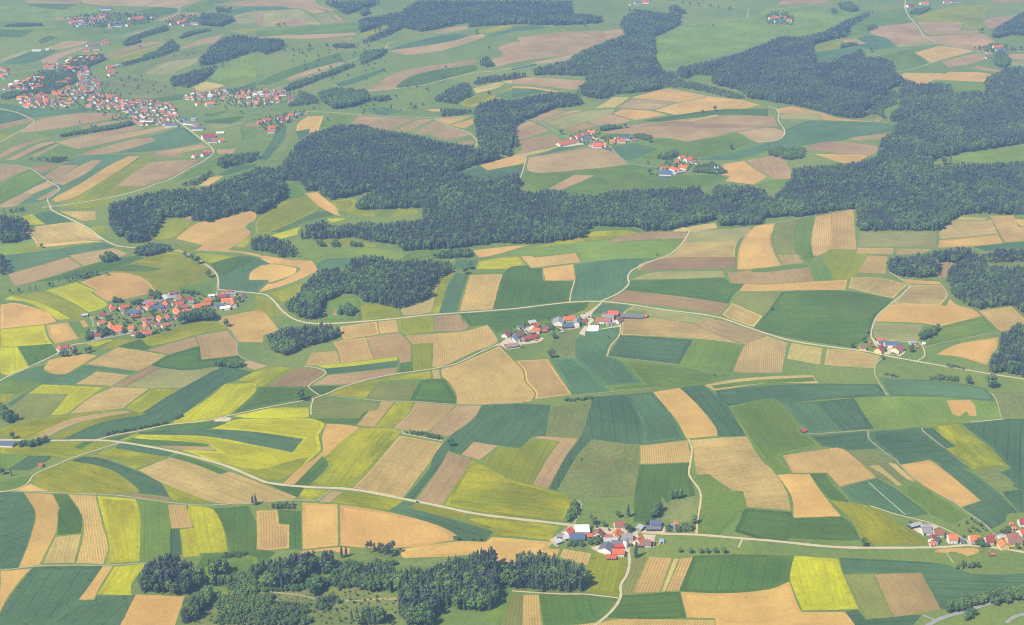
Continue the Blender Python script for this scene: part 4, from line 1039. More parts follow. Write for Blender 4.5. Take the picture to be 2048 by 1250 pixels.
# zone kind roof wall width eave  ridge-end ridge-end   (roof: R red O orange B redbrown C crimson K brown G grey L lightgrey S slate P solar W white T taupe N darkbrown U lightblue)
HOUSES = """
Z1 house R w 11 5 338,205 268,262
Z1 barn W w 17 5 385,212 565,216
Z1 barn P g 14 4 315,300 505,305
Z1 house B w 12 5 700,228 672,290
Z1 shed R b 8 3 540,305 605,307
Z1 shed L c 11 3.5 228,332 310,320
Z1 shed G g 9 3 150,305 235,309
Z1 shed L g 8 3 125,400 205,372
Z1 house B w 12 4.5 890,143 1015,138
Z1 house O y 10 5.5 948,230 900,285
Z1 house G c 12 5 985,300 1122,300
Z1 shed B w 8 3.5 765,323 885,325
Z1 barn L g 10 3.5 750,364 930,362
Z1 barn S w 17 5 812,402 765,485
Z1 barn S w 12 5 855,398 998,396
Z1 barn C d 9 4 850,433 1003,432
Z1 house R w 11 5 862,495 1012,494
Z1 shed R b 9 3 787,580 910,582
Z1 house O w 12 5 1235,328 1180,378
Z1 barn K b 11 4 1162,398 1258,402
Z1 house K w 11 4 1268,380 1350,378
Z1 shed N b 6 2.5 1362,410 1410,424
Z1 garage U w 8 3 1465,378 1520,376
Z1 barn P w 11 6 1350,138 1485,138
Z1 barn S d 9 3.5 1300,203 1480,203
Z1 shed L g 8 3.5 1238,184 1196,232
Z1 house G w 10 4 1588,165 1660,168
Z1 shed O w 7 3.5 1662,152 1695,183
Z1 shed O w 6 2.5 1615,212 1655,214
Z2 shed L d 7 4 105,256 290,210
Z2 barn G w 9 4.5 300,242 450,240
Z2 barn G w 13 4.5 302,305 462,304
Z2 house B w 11 4.5 512,332 675,328
Z2 house B w 9 4.5 500,405 478,470
Z2 barn K g 9 4.5 548,455 532,515
Z2 garage O w 7 3 443,562 517,561
Z2 house O w 12 6.5 755,412 905,408
Z2 garage P c 8 3 965,508 1042,520
Z2 house O w 12 4.5 1128,428 1235,430
Z2 shed O w 8 3 1250,445 1288,446
Z2 house C w 12 4.5 1395,455 1525,452
Z2 shed C w 5 2.5 1482,412 1520,418
Z2 garage G w 5 2.2 1155,545 1205,550
Z2 house O y 12 5.5 1672,490 1745,572
Z2 house K y 14 5 1770,458 2010,452
Z2 barn B w 9 4.5 1735,422 1950,385
Z2 shed L c 8 4 1622,436 1720,428
Z2 house C w 11 5 1985,150 2065,150
Z2 house R w 12 5 1978,338 2065,312
Z2 shed O w 5 2.5 1812,214 1858,218
Z2 shed O w 6 2.5 1845,288 1903,288
Z2 shed B b 7 2.5 1465,730 1545,728
Z3 house B w 11 4.5 160,380 105,425
Z3 shed R w 6 3 85,445 140,440
Z3 shed P w 10 4 275,325 350,322
Z3 house R w 10 4.5 535,280 468,318
Z3 shed L c 12 3 428,272 505,258
Z3 house O w 11 4.5 465,350 562,360
Z3 barn K b 11 4 592,345 670,332
Z3 shed R b 7 3 590,384 655,378
Z3 house K w 11 5 350,382 240,428
Z3 house P w 9 5 235,438 280,485
Z3 barn C g 12 5 345,470 525,432
Z3 shed G b 10 3.5 440,395 492,388
Z3 barn T b 14 3 125,562 278,542
Z3 barn G w 20 5 808,208 792,268
Z3 house O c 12 4.5 868,208 1010,194
Z3 barn P b 13 4 850,302 985,299
Z3 house G w 11 7 1042,215 1030,275
Z3 shed C w 8 3 1110,256 1160,256
Z3 house R b 13 4.5 1435,133 1565,132
Z3 shed B w 9 3.5 1360,164 1430,164
Z3 barn G w 13 5 1390,185 1510,184
Z3 barn B w 16 5 1285,222 1470,228
Z3 house B w 10 4.5 1600,205 1545,248
Z3 shed L w 9 3 1490,268 1560,256
Z3 shed G w 8 3 1425,288 1488,288
Z3 barn S b 14 4.5 1598,172 1890,172
Z3 shed R b 10 3.5 1902,185 1940,187
Z3 shed B w 7 3 1258,290 1308,290
Z3 shed G b 7 1.5 820,398 875,392
Z3 shed K b 6 2 315,588 345,585
Z5 house K y 10 4.5 390,372 545,378
Z5 house C y 13 5.5 955,355 850,462
Z5 barn B c 15 5.5 1450,368 1295,462
Z5 barn P w 13 5 1020,286 1390,298
Z5 shed R b 11 3 805,207 950,203
Z5 shed P w 10 3 845,278 1000,270
Z5 shed G w 10 3 1650,283 1810,281
Z5 shed W w 6 2 1985,318 2045,322
Z5 shed R y 4 2.2 618,297 652,310
Z5 shed B b 7 2.5 682,378 740,372
Z4 house R w 9 4.5 330,238 355,282
Z4 house R w 9 4.5 320,285 395,275
Z4 house O w 9 4 437,265 555,238
Z4 house K w 8 4.5 488,292 515,328
Z4 barn P w 13 4 550,314 690,318
Z4 house B w 11 5 688,252 712,300
Z4 barn C b 9 3.5 590,382 690,374
Z4 house C w 9 4.5 186,360 246,360
Z4 shed B w 7 3.5 285,357 316,366
Z4 house O w 9 4.5 163,462 245,444
Z4 shed O w 5 2.5 115,410 140,409
Z4 house O w 9 4.5 315,468 345,505
Z4 house O w 10 4.5 335,518 465,507
Z4 house O w 9 4.5 362,560 460,553
Z4 house O c 9 5.5 560,518 620,521
Z4 house C w 9 4.5 120,618 195,615
Z4 shed G w 8 3 75,572 150,590
Z4 house B w 8 4 602,590 650,600
Z4 house R w 7 4 680,577 728,577
Z4 house O w 10 4 750,592 840,568
Z4 shed O w 7 3.5 835,575 880,580
Z4 house O w 10 4.5 768,465 790,518
Z4 house B w 10 4.5 722,412 788,416
Z4 shed B w 8 3.5 800,412 880,411
Z4 house K w 9 4 782,455 870,451
Z4 house O w 10 5 940,375 985,420
Z4 house B w 11 5 1045,362 1085,400
Z4 house B w 9 4.5 892,480 962,471
Z4 house O w 8 4 978,500 1052,476
Z4 shed K w 7 3 1085,492 1135,495
Z4 shed C w 7 3.5 1150,372 1195,372
Z4 house O w 12 5 1155,270 1215,335
Z4 barn O w 9 3.5 1240,308 1365,304
Z4 house B w 10 4.5 1217,252 1310,246
Z4 house B w 9 4.5 1110,216 1175,207
Z4 house R w 9 4.5 1165,220 1248,206
Z4 house O w 10 5 1018,192 1060,240
Z4 barn P w 13 4.5 830,260 998,246
Z4 house R w 9 4.5 790,238 830,270
Z4 house R w 10 4.5 792,207 880,207
Z4 shed G w 9 3.5 890,196 990,187
Z4 barn G b 11 4 725,213 845,178
Z4 shed C w 7 3.5 820,150 873,149
Z4 barn L c 11 4.5 1015,112 1062,165
Z4 barn G w 13 4 1075,132 1170,122
Z4 shed B w 8 3.5 1072,90 1165,77
Z4 house B w 11 5 1203,102 1245,158
Z4 house C w 10 4.5 1288,150 1370,146
Z4 house G w 9 4.5 1325,192 1390,191
Z4 barn O w 12 4.5 1382,242 1595,213
Z4 house O w 8 4 1410,270 1478,266
Z4 house O w 9 4.5 1527,166 1618,161
Z4 shed W w 8 3.5 1580,126 1658,122
Z4 house O w 10 4.5 1740,170 1858,166
Z4 house O w 11 5 1890,180 1905,228
Z4 barn P w 11 4.5 1667,241 1780,236
Z4 barn W w 12 4 1732,276 1855,272
Z4 house C w 9 4.5 1722,122 1790,117
Z4 house R w 9 4.5 1755,86 1800,118
Z4 shed R w 7 4 1805,63 1880,63
Z4 barn G w 8 3.5 1812,92 1930,91
Z4 house B w 8 4 1880,126 1922,150
Z4 house K w 8 4.5 1998,95 2030,128
Z4 shed P w 8 3.5 1600,288 1645,304
Z4 shed L g 8 3 -40,375 32,368
Z4 shed K w 7 3 985,305 1050,312
Z4 house R w 9 4.5 -340,768 -300,800
Z4 house B w 9 4 -285,765 -225,760
Z4 shed B w 8 3.5 -210,780 -150,775
31 shed R w 9 3 300,1205 328,1200
31 barn P w 12 3.5 -20,1025 105,1030
34 shed C d 8 2.5 262,935 292,930
22 shed O w 8 3 605,1225 630,1222
22 shed O w 8 3 515,1230 540,1228
24 shed K w 4 2 0,315 35,315
Z6 barn R c 19 5 92,252 252,216
Z6 barn R w 12 4.5 262,222 325,216
Z6 house B w 9 4 236,186 280,181
Z6 house R w 12 4.5 292,174 360,150
Z6 house B w 12 5 368,143 440,130
Z6 house O w 12 4.5 422,112 510,118
Z6 barn S w 15 4 362,198 472,190
Z6 barn B w 14 4.5 502,228 588,228
Z6 house R w 15 4.5 482,264 588,262
Z6 house O w 11 4 602,260 645,265
Z6 shed N g 11 3 625,314 690,318
Z6 house O y 11 4.5 682,222 738,220
Z6 house B w 10 4.5 742,190 790,184
Z6 house R w 12 5 770,214 858,213
Z6 barn P w 12 4.5 816,190 904,189
Z6 shed B w 8 3.5 908,222 985,212
Z6 house R w 12 5 1470,408 1528,398
Z6 house O w 13 5 1540,432 1610,410
Z6 house R w 9 4.5 1430,446 1470,450
Z6 barn K w 11 4 1592,456 1660,456
Z6 shed N w 9 3 1650,470 1685,478
Z6 house R w 11 4.5 1258,520 1325,520
Z6 barn P w 24 4 1245,568 1385,575
Z6 barn L w 15 4 1320,600 1425,592
Z6 barn R w 15 5 1385,520 1488,562
Z6 house R c 13 5 1480,498 1570,522
Z6 shed L g 8 3.5 1440,592 1525,577
Z6 shed P g 9 3 1250,637 1340,637
Z6 shed U w 9 3 1878,578 1930,582
Z6 house B w 9 3.5 460,255 480,270
13 barn P w 13 5 958,16 1010,12
13 house R w 13 5 1012,4 1070,6
13 shed K w 9 4 920,30 950,26
14 house R w 12 5 10,130 62,125
14 barn R w 13 5 72,125 140,121
14 barn P w 14 4 50,157 122,150
14 house O w 11 5 146,145 190,147
14 house C w 14 5 1085,35 1135,26
14 house R w 14 5 1168,15 1275,12
14 house R w 11 5 1372,6 1420,5
14 barn S w 12 4 1430,6 1500,5
14 house R w 15 5 1732,355 1860,346
14 barn P w 13 4 1780,377 1860,376
14 shed B w 9 3.5 1705,405 1745,404
14 shed C w 9 3.5 1702,446 1750,436
12 house R w 10 5 125,722 160,717
12 house B w 10 5 186,722 240,722
12 house K w 12 5 250,748 322,740
12 house R w 9 5 150,752 178,752
12 house R w 10 5 155,778 190,775
12 house B w 10 5 62,760 112,752
12 house B w 9 5 0,748 32,745
12 house K w 9 5 70,792 98,785
12 house R w 9 5 2,780 32,788
12 house B w 10 5 252,778 292,776
12 house R w 12 5 250,887 290,882
12 house G w 10 5 312,882 345,876
12 shed R w 9 4 382,872 406,870
12 house C w 12 5 196,938 236,932
12 house O w 9 5 230,912 255,911
12 house K w 12 5 168,907 210,902
12 house R w 12 5 62,924 110,917
12 house R w 11 5 12,942 50,937
12 house O w 12 5 100,983 150,977
12 house R w 11 5 90,1012 145,1008
11 house B w 12 5 530,155 570,151
11 house R w 12 5 545,165 605,158
11 house W w 11 5 622,158 650,155
11 house L w 12 5 600,198 640,192
11 barn S w 13 5 642,188 692,184
11 house K w 12 5 700,154 740,150
11 barn S w 13 5 757,152 807,150
11 house B w 12 5 770,106 830,106
11 barn P w 17 5 782,58 870,57
11 house O w 13 6 846,196 876,194
11 barn S w 16 5 890,166 970,162
11 barn P w 14 5 890,190 950,190
11 house R w 12 5 986,184 1004,178
11 house B w 14 5 1005,134 1050,128
11 house R w 15 5 1055,128 1120,126
11 house K w 12 5 1180,126 1216,121
11 house B w 13 5 1326,174 1376,166
11 house O w 14 5 1386,160 1440,152
11 barn K w 12 5 1430,187 1480,182
11 barn K w 12 5 1492,170 1550,174
11 house B w 12 5 676,342 740,332
11 house R w 12 5 792,328 850,322
11 house R w 11 5 655,378 702,374
11 barn S w 12 5 730,372 780,369
11 shed W w 9 4 250,388 320,386
11 shed W w 8 4 356,382 382,380
11 house O w 11 5 1505,1205 1530,1198
11 house B w 11 5 1575,1195 1620,1182
11 house R w 12 5 1590,1172 1640,1168
11 house C w 18 6 1570,1050 1680,1030
11 barn S w 16 6 1500,990 1590,985
11 barn S w 14 5 1440,945 1560,955
11 house B w 12 5 1530,960 1560,975
11 barn P w 14 5 1400,915 1440,910
11 barn S w 14 5 1625,1090 1700,1085
11 house R w 12 5 1650,1085 1690,1080
11 house O w 12 5 1710,1085 1745,1078
11 barn U w 12 4 1490,922 1530,918
11 house W w 10 4 1690,1030 1750,1025
11 barn S w 17 5 1290,965 1390,960
11 barn O w 18 6 1605,800 1668,790
11 house O w 12 5 1530,800 1550,795
11 barn R c 18 6 340,510 420,505
11 house B w 13 5 440,512 490,505
11 house R w 12 5 650,515 680,512
11 house R w 13 5 250,672 330,658
11 house B w 14 5 430,632 530,625
11 house O w 12 5 510,608 545,602
11 house R w 13 5 830,512 880,505
11 house R w 14 5 840,545 900,540
11 house O w 12 5 845,572 870,565
11 house L w 13 5 880,512 925,500
"""
# far valley town: zone outline, spacing m, share of roofs, description
TOWN = """
11|26|RBBOK|on the upper lane of the far town|450,525 600,515 720,560 650,600 500,560
11|19|OORR|in the new estate of the far town|150,770 350,735 410,795 390,838 190,842 130,815
11|25|BRSGB|along the steep street of the far town|615,610 735,605 780,650 750,715 640,770 605,740
11|25|RBKOB|in the leafy west of the far town|420,730 570,690 600,760 560,825 420,838
11|24|RRBOK|in the upper centre of the far town|690,750 850,755 1000,785 1000,855 850,850 690,820
11|24|BRSGRKW|in the lower centre of the far town|950,850 1050,795 1280,800 1380,870 1390,935 1280,960 1100,965 1020,930
11|24|BRKWG|in the left half of the valley hamlet row|1450,740 1600,720 1760,700 1820,755 1700,775 1480,775
12|24|BROKW|in the right half of the valley hamlet row|-60,720 110,720 110,800 0,830 -60,800
11|28|RBOK|at the left edge below the far wood|5,545 50,530 50,590 5,620
11|30|RBOW|among trees left of the far town|40,650 220,620 330,600 330,650 230,700 40,710
11|28|RBOW|on the terrace above the far town|480,470 650,440 800,420 790,470 600,500
"""
EXPO = 0.70
HAZE = 8.0e-5
HAZE_COL = (.37, .57, 1.0, 1)
DENOISE = False
# ---------------------------------------------------------------- field materials
# colour as it looks in the photo, stripe colour, stripe strength, stripe period m, streak, tramline strength, mottling
PAL = {'s': ((218, 172, 110), (200, 152, 94), .25, 3.0, .25, .0, .35), 'p': ((188, 154, 122), (166, 132, 100), .35, 4.0, .25, .25, .3),
       'b': ((172, 138, 106), (154, 120, 90), .3, 3.0, .3, .2, .3), 'r': ((210, 172, 116), (160, 128, 84), .6, 3.5, .2, .0, .25),
       'q': ((194, 160, 116), (150, 120, 86), .58, 3.3, .2, .0, .25), 'h': ((198, 166, 114), (156, 138, 90), .45, 3.8, .4, .35, .6),
       'o': ((166, 160, 108), (140, 138, 90), .4, 4.4, .35, .4, .45), 'w': ((206, 180, 122), (190, 168, 108), .4, 6.0, .35, .0, .5),
       'g': ((108, 150, 88), (92, 134, 78), .35, 6.0, .3, .25, .5), 'l': ((122, 162, 98), (104, 146, 84), .3, 8.0, .3, .2, .5),
       'k': ((84, 128, 78), (74, 116, 72), .3, 6.0, .3, .35, .4), 't': ((88, 134, 100), (76, 120, 90), .3, 5.0, .3, .35, .35),
       'u': ((82, 124, 94), (68, 110, 84), .35, 6.0, .3, .5, .35), 'v': ((90, 138, 104), (78, 124, 92), .35, 6.0, .35, .3, .4),
       'm': ((116, 148, 96), (132, 150, 106), .35, 9.0, .45, .0, .8), 'f': ((142, 164, 72), (124, 150, 70), .4, 5.0, .4, .35, .5),
       'e': ((138, 156, 96), (108, 130, 80), .6, 4.2, .3, .0, .3), 'z': ((150, 166, 34), (124, 152, 44), .55, 7.0, .8, .35, .9),
       'y': ((208, 202, 22), (182, 184, 36), .45, 7.0, .75, .25, .8)}
ALB = 1 / 1.62
def srgb(r, g, b, k=1.0, _f=srgb):
    q = _f(r, g, b, k)
    if g > r * 1.2 and b > r * .98: return q[0] * 1.2, q[1] * .88, q[2] * .56      # bluish cereals
    q = q; g = q[1] > q[0] * .98
    return (q[0] * (1 + .26 * min(1, 1.5 * (q[1] - q[0]) / q[1])), q[1] * .86, q[2] * .46) if g else (q[0] * .95, q[1] * .975, q[2] * .68)      # soil and crops are yellower than the hazy picture shows them
def field_mat(code):
    c1, c2, st, per, streak, tram, mott = PAL[code]
    a, b = srgb(*c1, ALB), srgb(*c2, ALB)
    m = N('field_' + code, rough=.95, spec=.05)
    uv = m.new('ShaderNodeUVMap', uv_map='UV').outputs[0]
    rn = m.new('ShaderNodeObjectInfo').outputs['Random']
    x, y, _ = m.sep(uv)
    wob = m.math('MULTIPLY', m.math('SUBTRACT', m.noise(uv, .007, 1.0), .5), 5.0)
    yw = m.math('ADD', y, wob)
    ps = m.math('MULTIPLY', m.math('ADD', m.math('MULTIPLY', m.math('FRACT', m.math('MULTIPLY', rn, 3.7)), .5), .8), per)
    tri = m.math('MULTIPLY', m.math('PINGPONG', m.math('DIVIDE', yw, ps), .5), 2.0)
    lo, hi = (.36, .7) if st > .55 else (.2, .8)
    s1 = m.math('MULTIPLY', m.mapr(tri, lo, hi), st)
    s1 = m.math('MULTIPLY', s1, m.mapr(m.noise(uv, .035, 2.0), .25, .6, .45, 1.0))
    col = m.mix(s1, a, b)
    # streaks drawn out along the rows
    sv = m.comb(m.math('MULTIPLY', x, .05), m.math('MULTIPLY', yw, .45))
    col = m.mix(m.mapr(m.noise(sv, 1.0, 3.0, .6), .35, .75, 0.0, streak), col, tuple(q * .72 for q in a))
    sv2 = m.comb(m.math('MULTIPLY', x, .02), m.math('MULTIPLY', yw, .11), rn)
    col = m.mix(m.mapr(m.noise(sv2, 1.0, 2.0), .45, .8, 0.0, streak * 1.1), col, b)
    if tram:
        t2 = m.math('PINGPONG', m.math('ADD', yw, m.math('MULTIPLY', rn, 9)), 9.0)
        dark = tuple(q * .62 for q in b) if code not in 'ho' else srgb(132, 138, 88, ALB)
        tw = m.mapr(t2, .5, 1.1, tram * 1.15, 0.0)
        col = m.mix(tw, col, dark)
    if code in 'ho':           # the cross lines of the hop poles
        t3 = m.math('PINGPONG', m.math('ADD', x, m.math('MULTIPLY', m.noise(uv, .05, 1.0), 5.0)), 7.0)
        br = m.math('MULTIPLY', m.mapr(t3, .3, 1.0, .32, 0.0), m.mapr(m.noise(uv, .16, 2.0), .4, .6))
        col = m.mix(br, col, srgb(134, 138, 90, ALB))
    # patches of thinner and richer growth
    big = m.noise(m.comb(m.math('ADD', m.math('MULTIPLY', x, .45), m.math('MULTIPLY', rn, 900)), y), .018, 5.0, .62)
    alt = {'y': srgb(164, 174, 36, ALB), 'z': srgb(180, 184, 28, ALB), 'm': srgb(136, 154, 108, ALB), 'l': srgb(140, 172, 100, ALB),
           'g': srgb(128, 158, 84, ALB), 'k': srgb(104, 138, 76, ALB), 'f': srgb(166, 170, 70, ALB)}.get(code, tuple(q * 1.22 for q in a))
    col = m.mix(m.mapr(big, .42, .68, 0.0, mott), col, alt)
    fine = m.noise(uv, .16, 5.0, .78)
    amp = {'m': 1.3, 'p': .85, 'b': .9, 'h': .9, 'o': .9, 'y': .8, 'z': .9, 's': .6, 'w': 1.0}.get(code, .75)
    v = m.math('ADD', m.math('MULTIPLY', fine, amp), 1 - amp / 2)
    v = m.math('MULTIPLY', v, m.math('ADD', m.math('MULTIPLY', rn, .2), .9))
    damp = m.noise(m.comb(m.math('ADD', x, m.math('MULTIPLY', rn, 333)), y, 7.0), .0075, 3.0, .6)
    v = m.math('MULTIPLY', v, m.mapr(damp, .3, .7, .84, 1.12))
    hue = m.math('ADD', m.math('MULTIPLY', m.math('FRACT', m.math('MULTIPLY', rn, 7.3)), .012), .499)
    return m.base(m.hsv(col, hue, 1.08 if code in 'gklfyz' else 1.0, v))
FM = {k: field_mat(k) for k in PAL}

def ground_mat():
    m = N('meadow_ground', .95, .05)
    p = m.new('ShaderNodeTexCoord').outputs['Object']
    a = m.mix(m.mapr(m.noise(p, .004, 4.0), .35, .65), srgb(106, 148, 88, ALB), srgb(124, 158, 92, ALB))
    a = m.mix(m.mapr(m.noise(p, .03, 4.0, .65), .5, .75, 0, .5), a, srgb(92, 134, 80, ALB))
    v = m.math('ADD', m.math('MULTIPLY', m.noise(p, .14, 5.0, .78), .9), .55)
    return m.base(m.hsv(a, .5, 1.0, v))
def road_mat(name, c, dirt=.3):
    m = N(name, .9, .2)
    p = m.new('ShaderNodeTexCoord').outputs['Object']
    a = m.mix(m.mapr(m.noise(p, .15, 4.0, .65), .4, .7, 0, dirt), srgb(*c, ALB), tuple(q * .72 for q in srgb(*c, ALB)))
    v = m.math('ADD', m.math('MULTIPLY', m.noise(p, 1.2, 2.0), .3), .85)
    return m.base(m.hsv(a, .5, 1.0, v))
GM = ground_mat()
srgb = srgb.__defaults__[1]
RM = {'c': road_mat('pale_road', (216, 200, 158)), 'a': road_mat('grey_asphalt', (168, 168, 158)), 'd': road_mat('grassy_track', (184, 178, 138), .7),
      'y': road_mat('sandy_track', (220, 198, 140)), 'w': road_mat('white_strip', (208, 206, 190), .6)}
YM = road_mat('farmyard_concrete', (224, 206, 172), .5)

# ---------------------------------------------------------------- ground sheet
def axis(lo, hi, far):
    a = list(range(lo, hi + 1)); b = []; k = 2
    while a[0] * G > -far: a.insert(0, a[0] - k); k *= 2
    k = 2
    while a[-1] * G < far: a.append(a[-1] + k); k *= 2
    return np.array(a, float) * G
xs, ys = axis(NX0, NX1, 12000), axis(NY0, NY1, 14000)
nx, ny = len(xs), len(ys)
V = []
for x in xs:
    for y in ys: V.append((x, y, hl(x, y) if abs(x) <= NX1 * G and NY0 * G <= y <= NY1 * G else 0.0))
Fc = []
for i in range(nx - 1):
    for j in range(ny - 1):
        a, b, c, d = i * ny + j, (i + 1) * ny + j, (i + 1) * ny + j + 1, i * ny + j + 1
        Fc += [(a, b, c), (a, c, d)]
def set_normals(me):
    n = len(me.vertices)
    co = np.empty(n * 3, np.float32); me.vertices.foreach_get('co', co); co = co.reshape(-1, 3).astype(float)
    gx, gy = grad(co[:, 0], co[:, 1])
    nn = np.stack([-gx, -gy, np.ones(n)], 1); nn /= np.linalg.norm(nn, axis=1)[:, None]
    me.polygons.foreach_set('use_smooth', [True] * len(me.polygons))
    me.normals_split_custom_set_from_vertices([tuple(q) for q in nn])
go = mesh_obj('ground', V, Fc, GM); go['kind'] = 'structure'
set_normals(go.data)

# ---------------------------------------------------------------- draping outlines over the ground
def smooth_poly(pts, closed=True, step=4):
    """Catmull-Rom through gentle bends, sharp corners kept"""
    n = len(pts); out = []
    P = [Vector(p) for p in pts]
    def soft(i):
        if not closed and (i == 0 or i == n - 1): return False
        a, b = P[i] - P[i - 1], P[(i + 1) % n] - P[i]
        if a.length < 1e-6 or b.length < 1e-6: return False
        return a.angle(b) < math.radians(50)
    tang = []
    for i in range(n):
        tang.append((P[(i + 1) % n] - P[i - 1]) * .5 if soft(i) else None)
    for i in range(n if closed else n - 1):
        j = (i + 1) % n
        p0, p1 = P[i], P[j]
        out.append(p0.copy())
        L = (p1 - p0).length
        if tang[i] is None and tang[j] is None: continue
        t0 = tang[i].normalized() * L if tang[i] is not None and tang[i].length > 1e-6 else (p1 - p0)
        t1 = tang[j].normalized() * L if tang[j] is not None and tang[j].length > 1e-6 else (p1 - p0)
        for k in range(1, step):
            t = k / step; t2, t3 = t * t, t * t * t
            out.append(p0 * (2 * t3 - 3 * t2 + 1) + t0 * (t3 - 2 * t2 + t) + p1 * (-2 * t3 + 3 * t2) + t1 * (t3 - t2))
    if not closed: out.append(P[-1].copy())
    return out
def inset(pts, d):
    n = len(pts); A = sum(pts[i][0] * pts[(i + 1) % n][1] - pts[(i + 1) % n][0] * pts[i][1] for i in range(n))
    s = 1 if A > 0 else -1
    out = []
    for i in range(n):
        a, b, c = Vector(pts[i - 1]), Vector(pts[i]), Vector(pts[(i + 1) % n])
        e1, e2 = (b - a), (c - b)
        if e1.length < 1e-4 or e2.length < 1e-4: out.append(b); continue
        n1, n2 = Vector((-e1.y, e1.x)).normalized() * s, Vector((-e2.y, e2.x)).normalized() * s
        m = n1 + n2
        if m.length < .3: out.append(b); continue
        m.normalize()
        out.append(b + m * (d / max(.3, m.dot(n1))))
    return out
def drape(name, bm, off, mat, direction=(1, 0)):
    vs = [v.co for v in bm.verts]
    x0, x1 = min(v.x for v in vs), max(v.x for v in vs); y0, y1 = min(v.y for v in vs), max(v.y for v in vs)
    def cut(co, no):
        bmesh.ops.bisect_plane(bm, geom=bm.verts[:] + bm.edges[:] + bm.faces[:], dist=1e-4, plane_co=co, plane_no=no)
    for k in range(math.ceil(x0 / G), math.floor(x1 / G) + 1): cut((k * G, 0, 0), (1, 0, 0))
    for k in range(math.ceil(y0 / G), math.floor(y1 / G) + 1): cut((0, k * G, 0), (0, 1, 0))
    for k in range(math.ceil((x0 - y1) / G), math.floor((x1 - y0) / G) + 1): cut((k * G, 0, 0), (1, -1, 0))
    uvl = bm.loops.layers.uv.new('UV')
    dx, dy = direction
    for f in bm.faces:
        if f.normal.z < 0: f.normal_flip()
        for lp in f.loops:
            q = lp.vert.co
            lp[uvl].uv = (q.x * dx + q.y * dy, -q.x * dy + q.y * dx)
    for v in bm.verts: v.co.z = hl(v.co.x, v.co.y) + off
    me = bpy.data.meshes.new(name); bm.to_mesh(me); bm.free()
    me.materials.append(mat)
    set_normals(me)
    o = link(bpy.data.objects.new(name, me)); o['kind'] = 'structure'
    return o
boxes = []
def inside(x, y, poly):
    r = False; n = len(poly)
    for i in range(n):
        x1, y1 = poly[i][0], poly[i][1]; x2, y2 = poly[i - 1][0], poly[i - 1][1]
        if (y1 > y) != (y2 > y) and x < (x2 - x1) * (y - y1) / (y2 - y1) + x1: r = not r
    return r
def crosses(p, q):
    def seg(a, b, c, d):
        o = lambda u, v, w: (v[0] - u[0]) * (w[1] - u[1]) - (v[1] - u[1]) * (w[0] - u[0])
        return o(a, b, c) * o(a, b, d) < 0 and o(c, d, a) * o(c, d, b) < 0
    if any(inside(v[0], v[1], q) for v in p) or any(inside(v[0], v[1], p) for v in q): return True
    return any(seg(p[i - 1], p[i], q[j - 1], q[j]) for i in range(len(p)) for j in range(len(q)))
def layer_of(pts):
    b = (min(p[0] for p in pts), max(p[0] for p in pts), min(p[1] for p in pts), max(p[1] for p in pts))
    l = 1
    for c, k, q in boxes:
        if k >= l and b[0] < c[1] and b[1] > c[0] and b[2] < c[3] and b[3] > c[2] and crosses(pts, q): l = k + 1
    boxes.append((b, l, pts)); return l
def face_of(gp):
    bm = bmesh.new()
    f = bm.faces.new([bm.verts.new((p[0], p[1], 0)) for p in gp])
    bmesh.ops.triangulate(bm, faces=[f], ngon_method='EAR_CLIP')
    bm.normal_update()
    return bm
def seg_dist(p, a, b):
    ab = b - a; t = max(0, min(1, (p - a).dot(ab) / max(ab.length_squared, 1e-9)))
    return (p - (a + ab * t)).length
def simple(g):
    n = len(g)
    o = lambda u, v, w: (v[0] - u[0]) * (w[1] - u[1]) - (v[1] - u[1]) * (w[0] - u[0])
    for i in range(n):
        a, b = g[i - 1], g[i]
        for j in range(i + 2, n):
            if i == 0 and j == n - 1: continue
            c, d = g[j - 1], g[j]
            if o(a, b, c) * o(a, b, d) < 0 and o(c, d, a) * o(c, d, b) < 0: return False
    return True
def shrink(q, d):
    """the outline moved inwards by d, or None where it would cross itself"""
    g = inset(q, d)
    keep = [p for p in g if d <= 1 or (inside(p[0], p[1], q) and min(seg_dist(p, q[i - 1], q[i]) for i in range(len(q))) > d * .9)]
    return keep if len(keep) >= 3 and simple(keep) else None
def ragged(q):
    r = []
    for i in range(len(q)):
        a, b = q[i], q[(i + 1) % len(q)]
        n = max(1, int((b - a).length / 7))
        for k in range(n):
            p = a.lerp(b, k / n)
            if k:
                d = (b - a).normalized(); p = p + Vector((-d.y, d.x)) * rnd.uniform(-.5, .5)
            r.append(p)
    return r
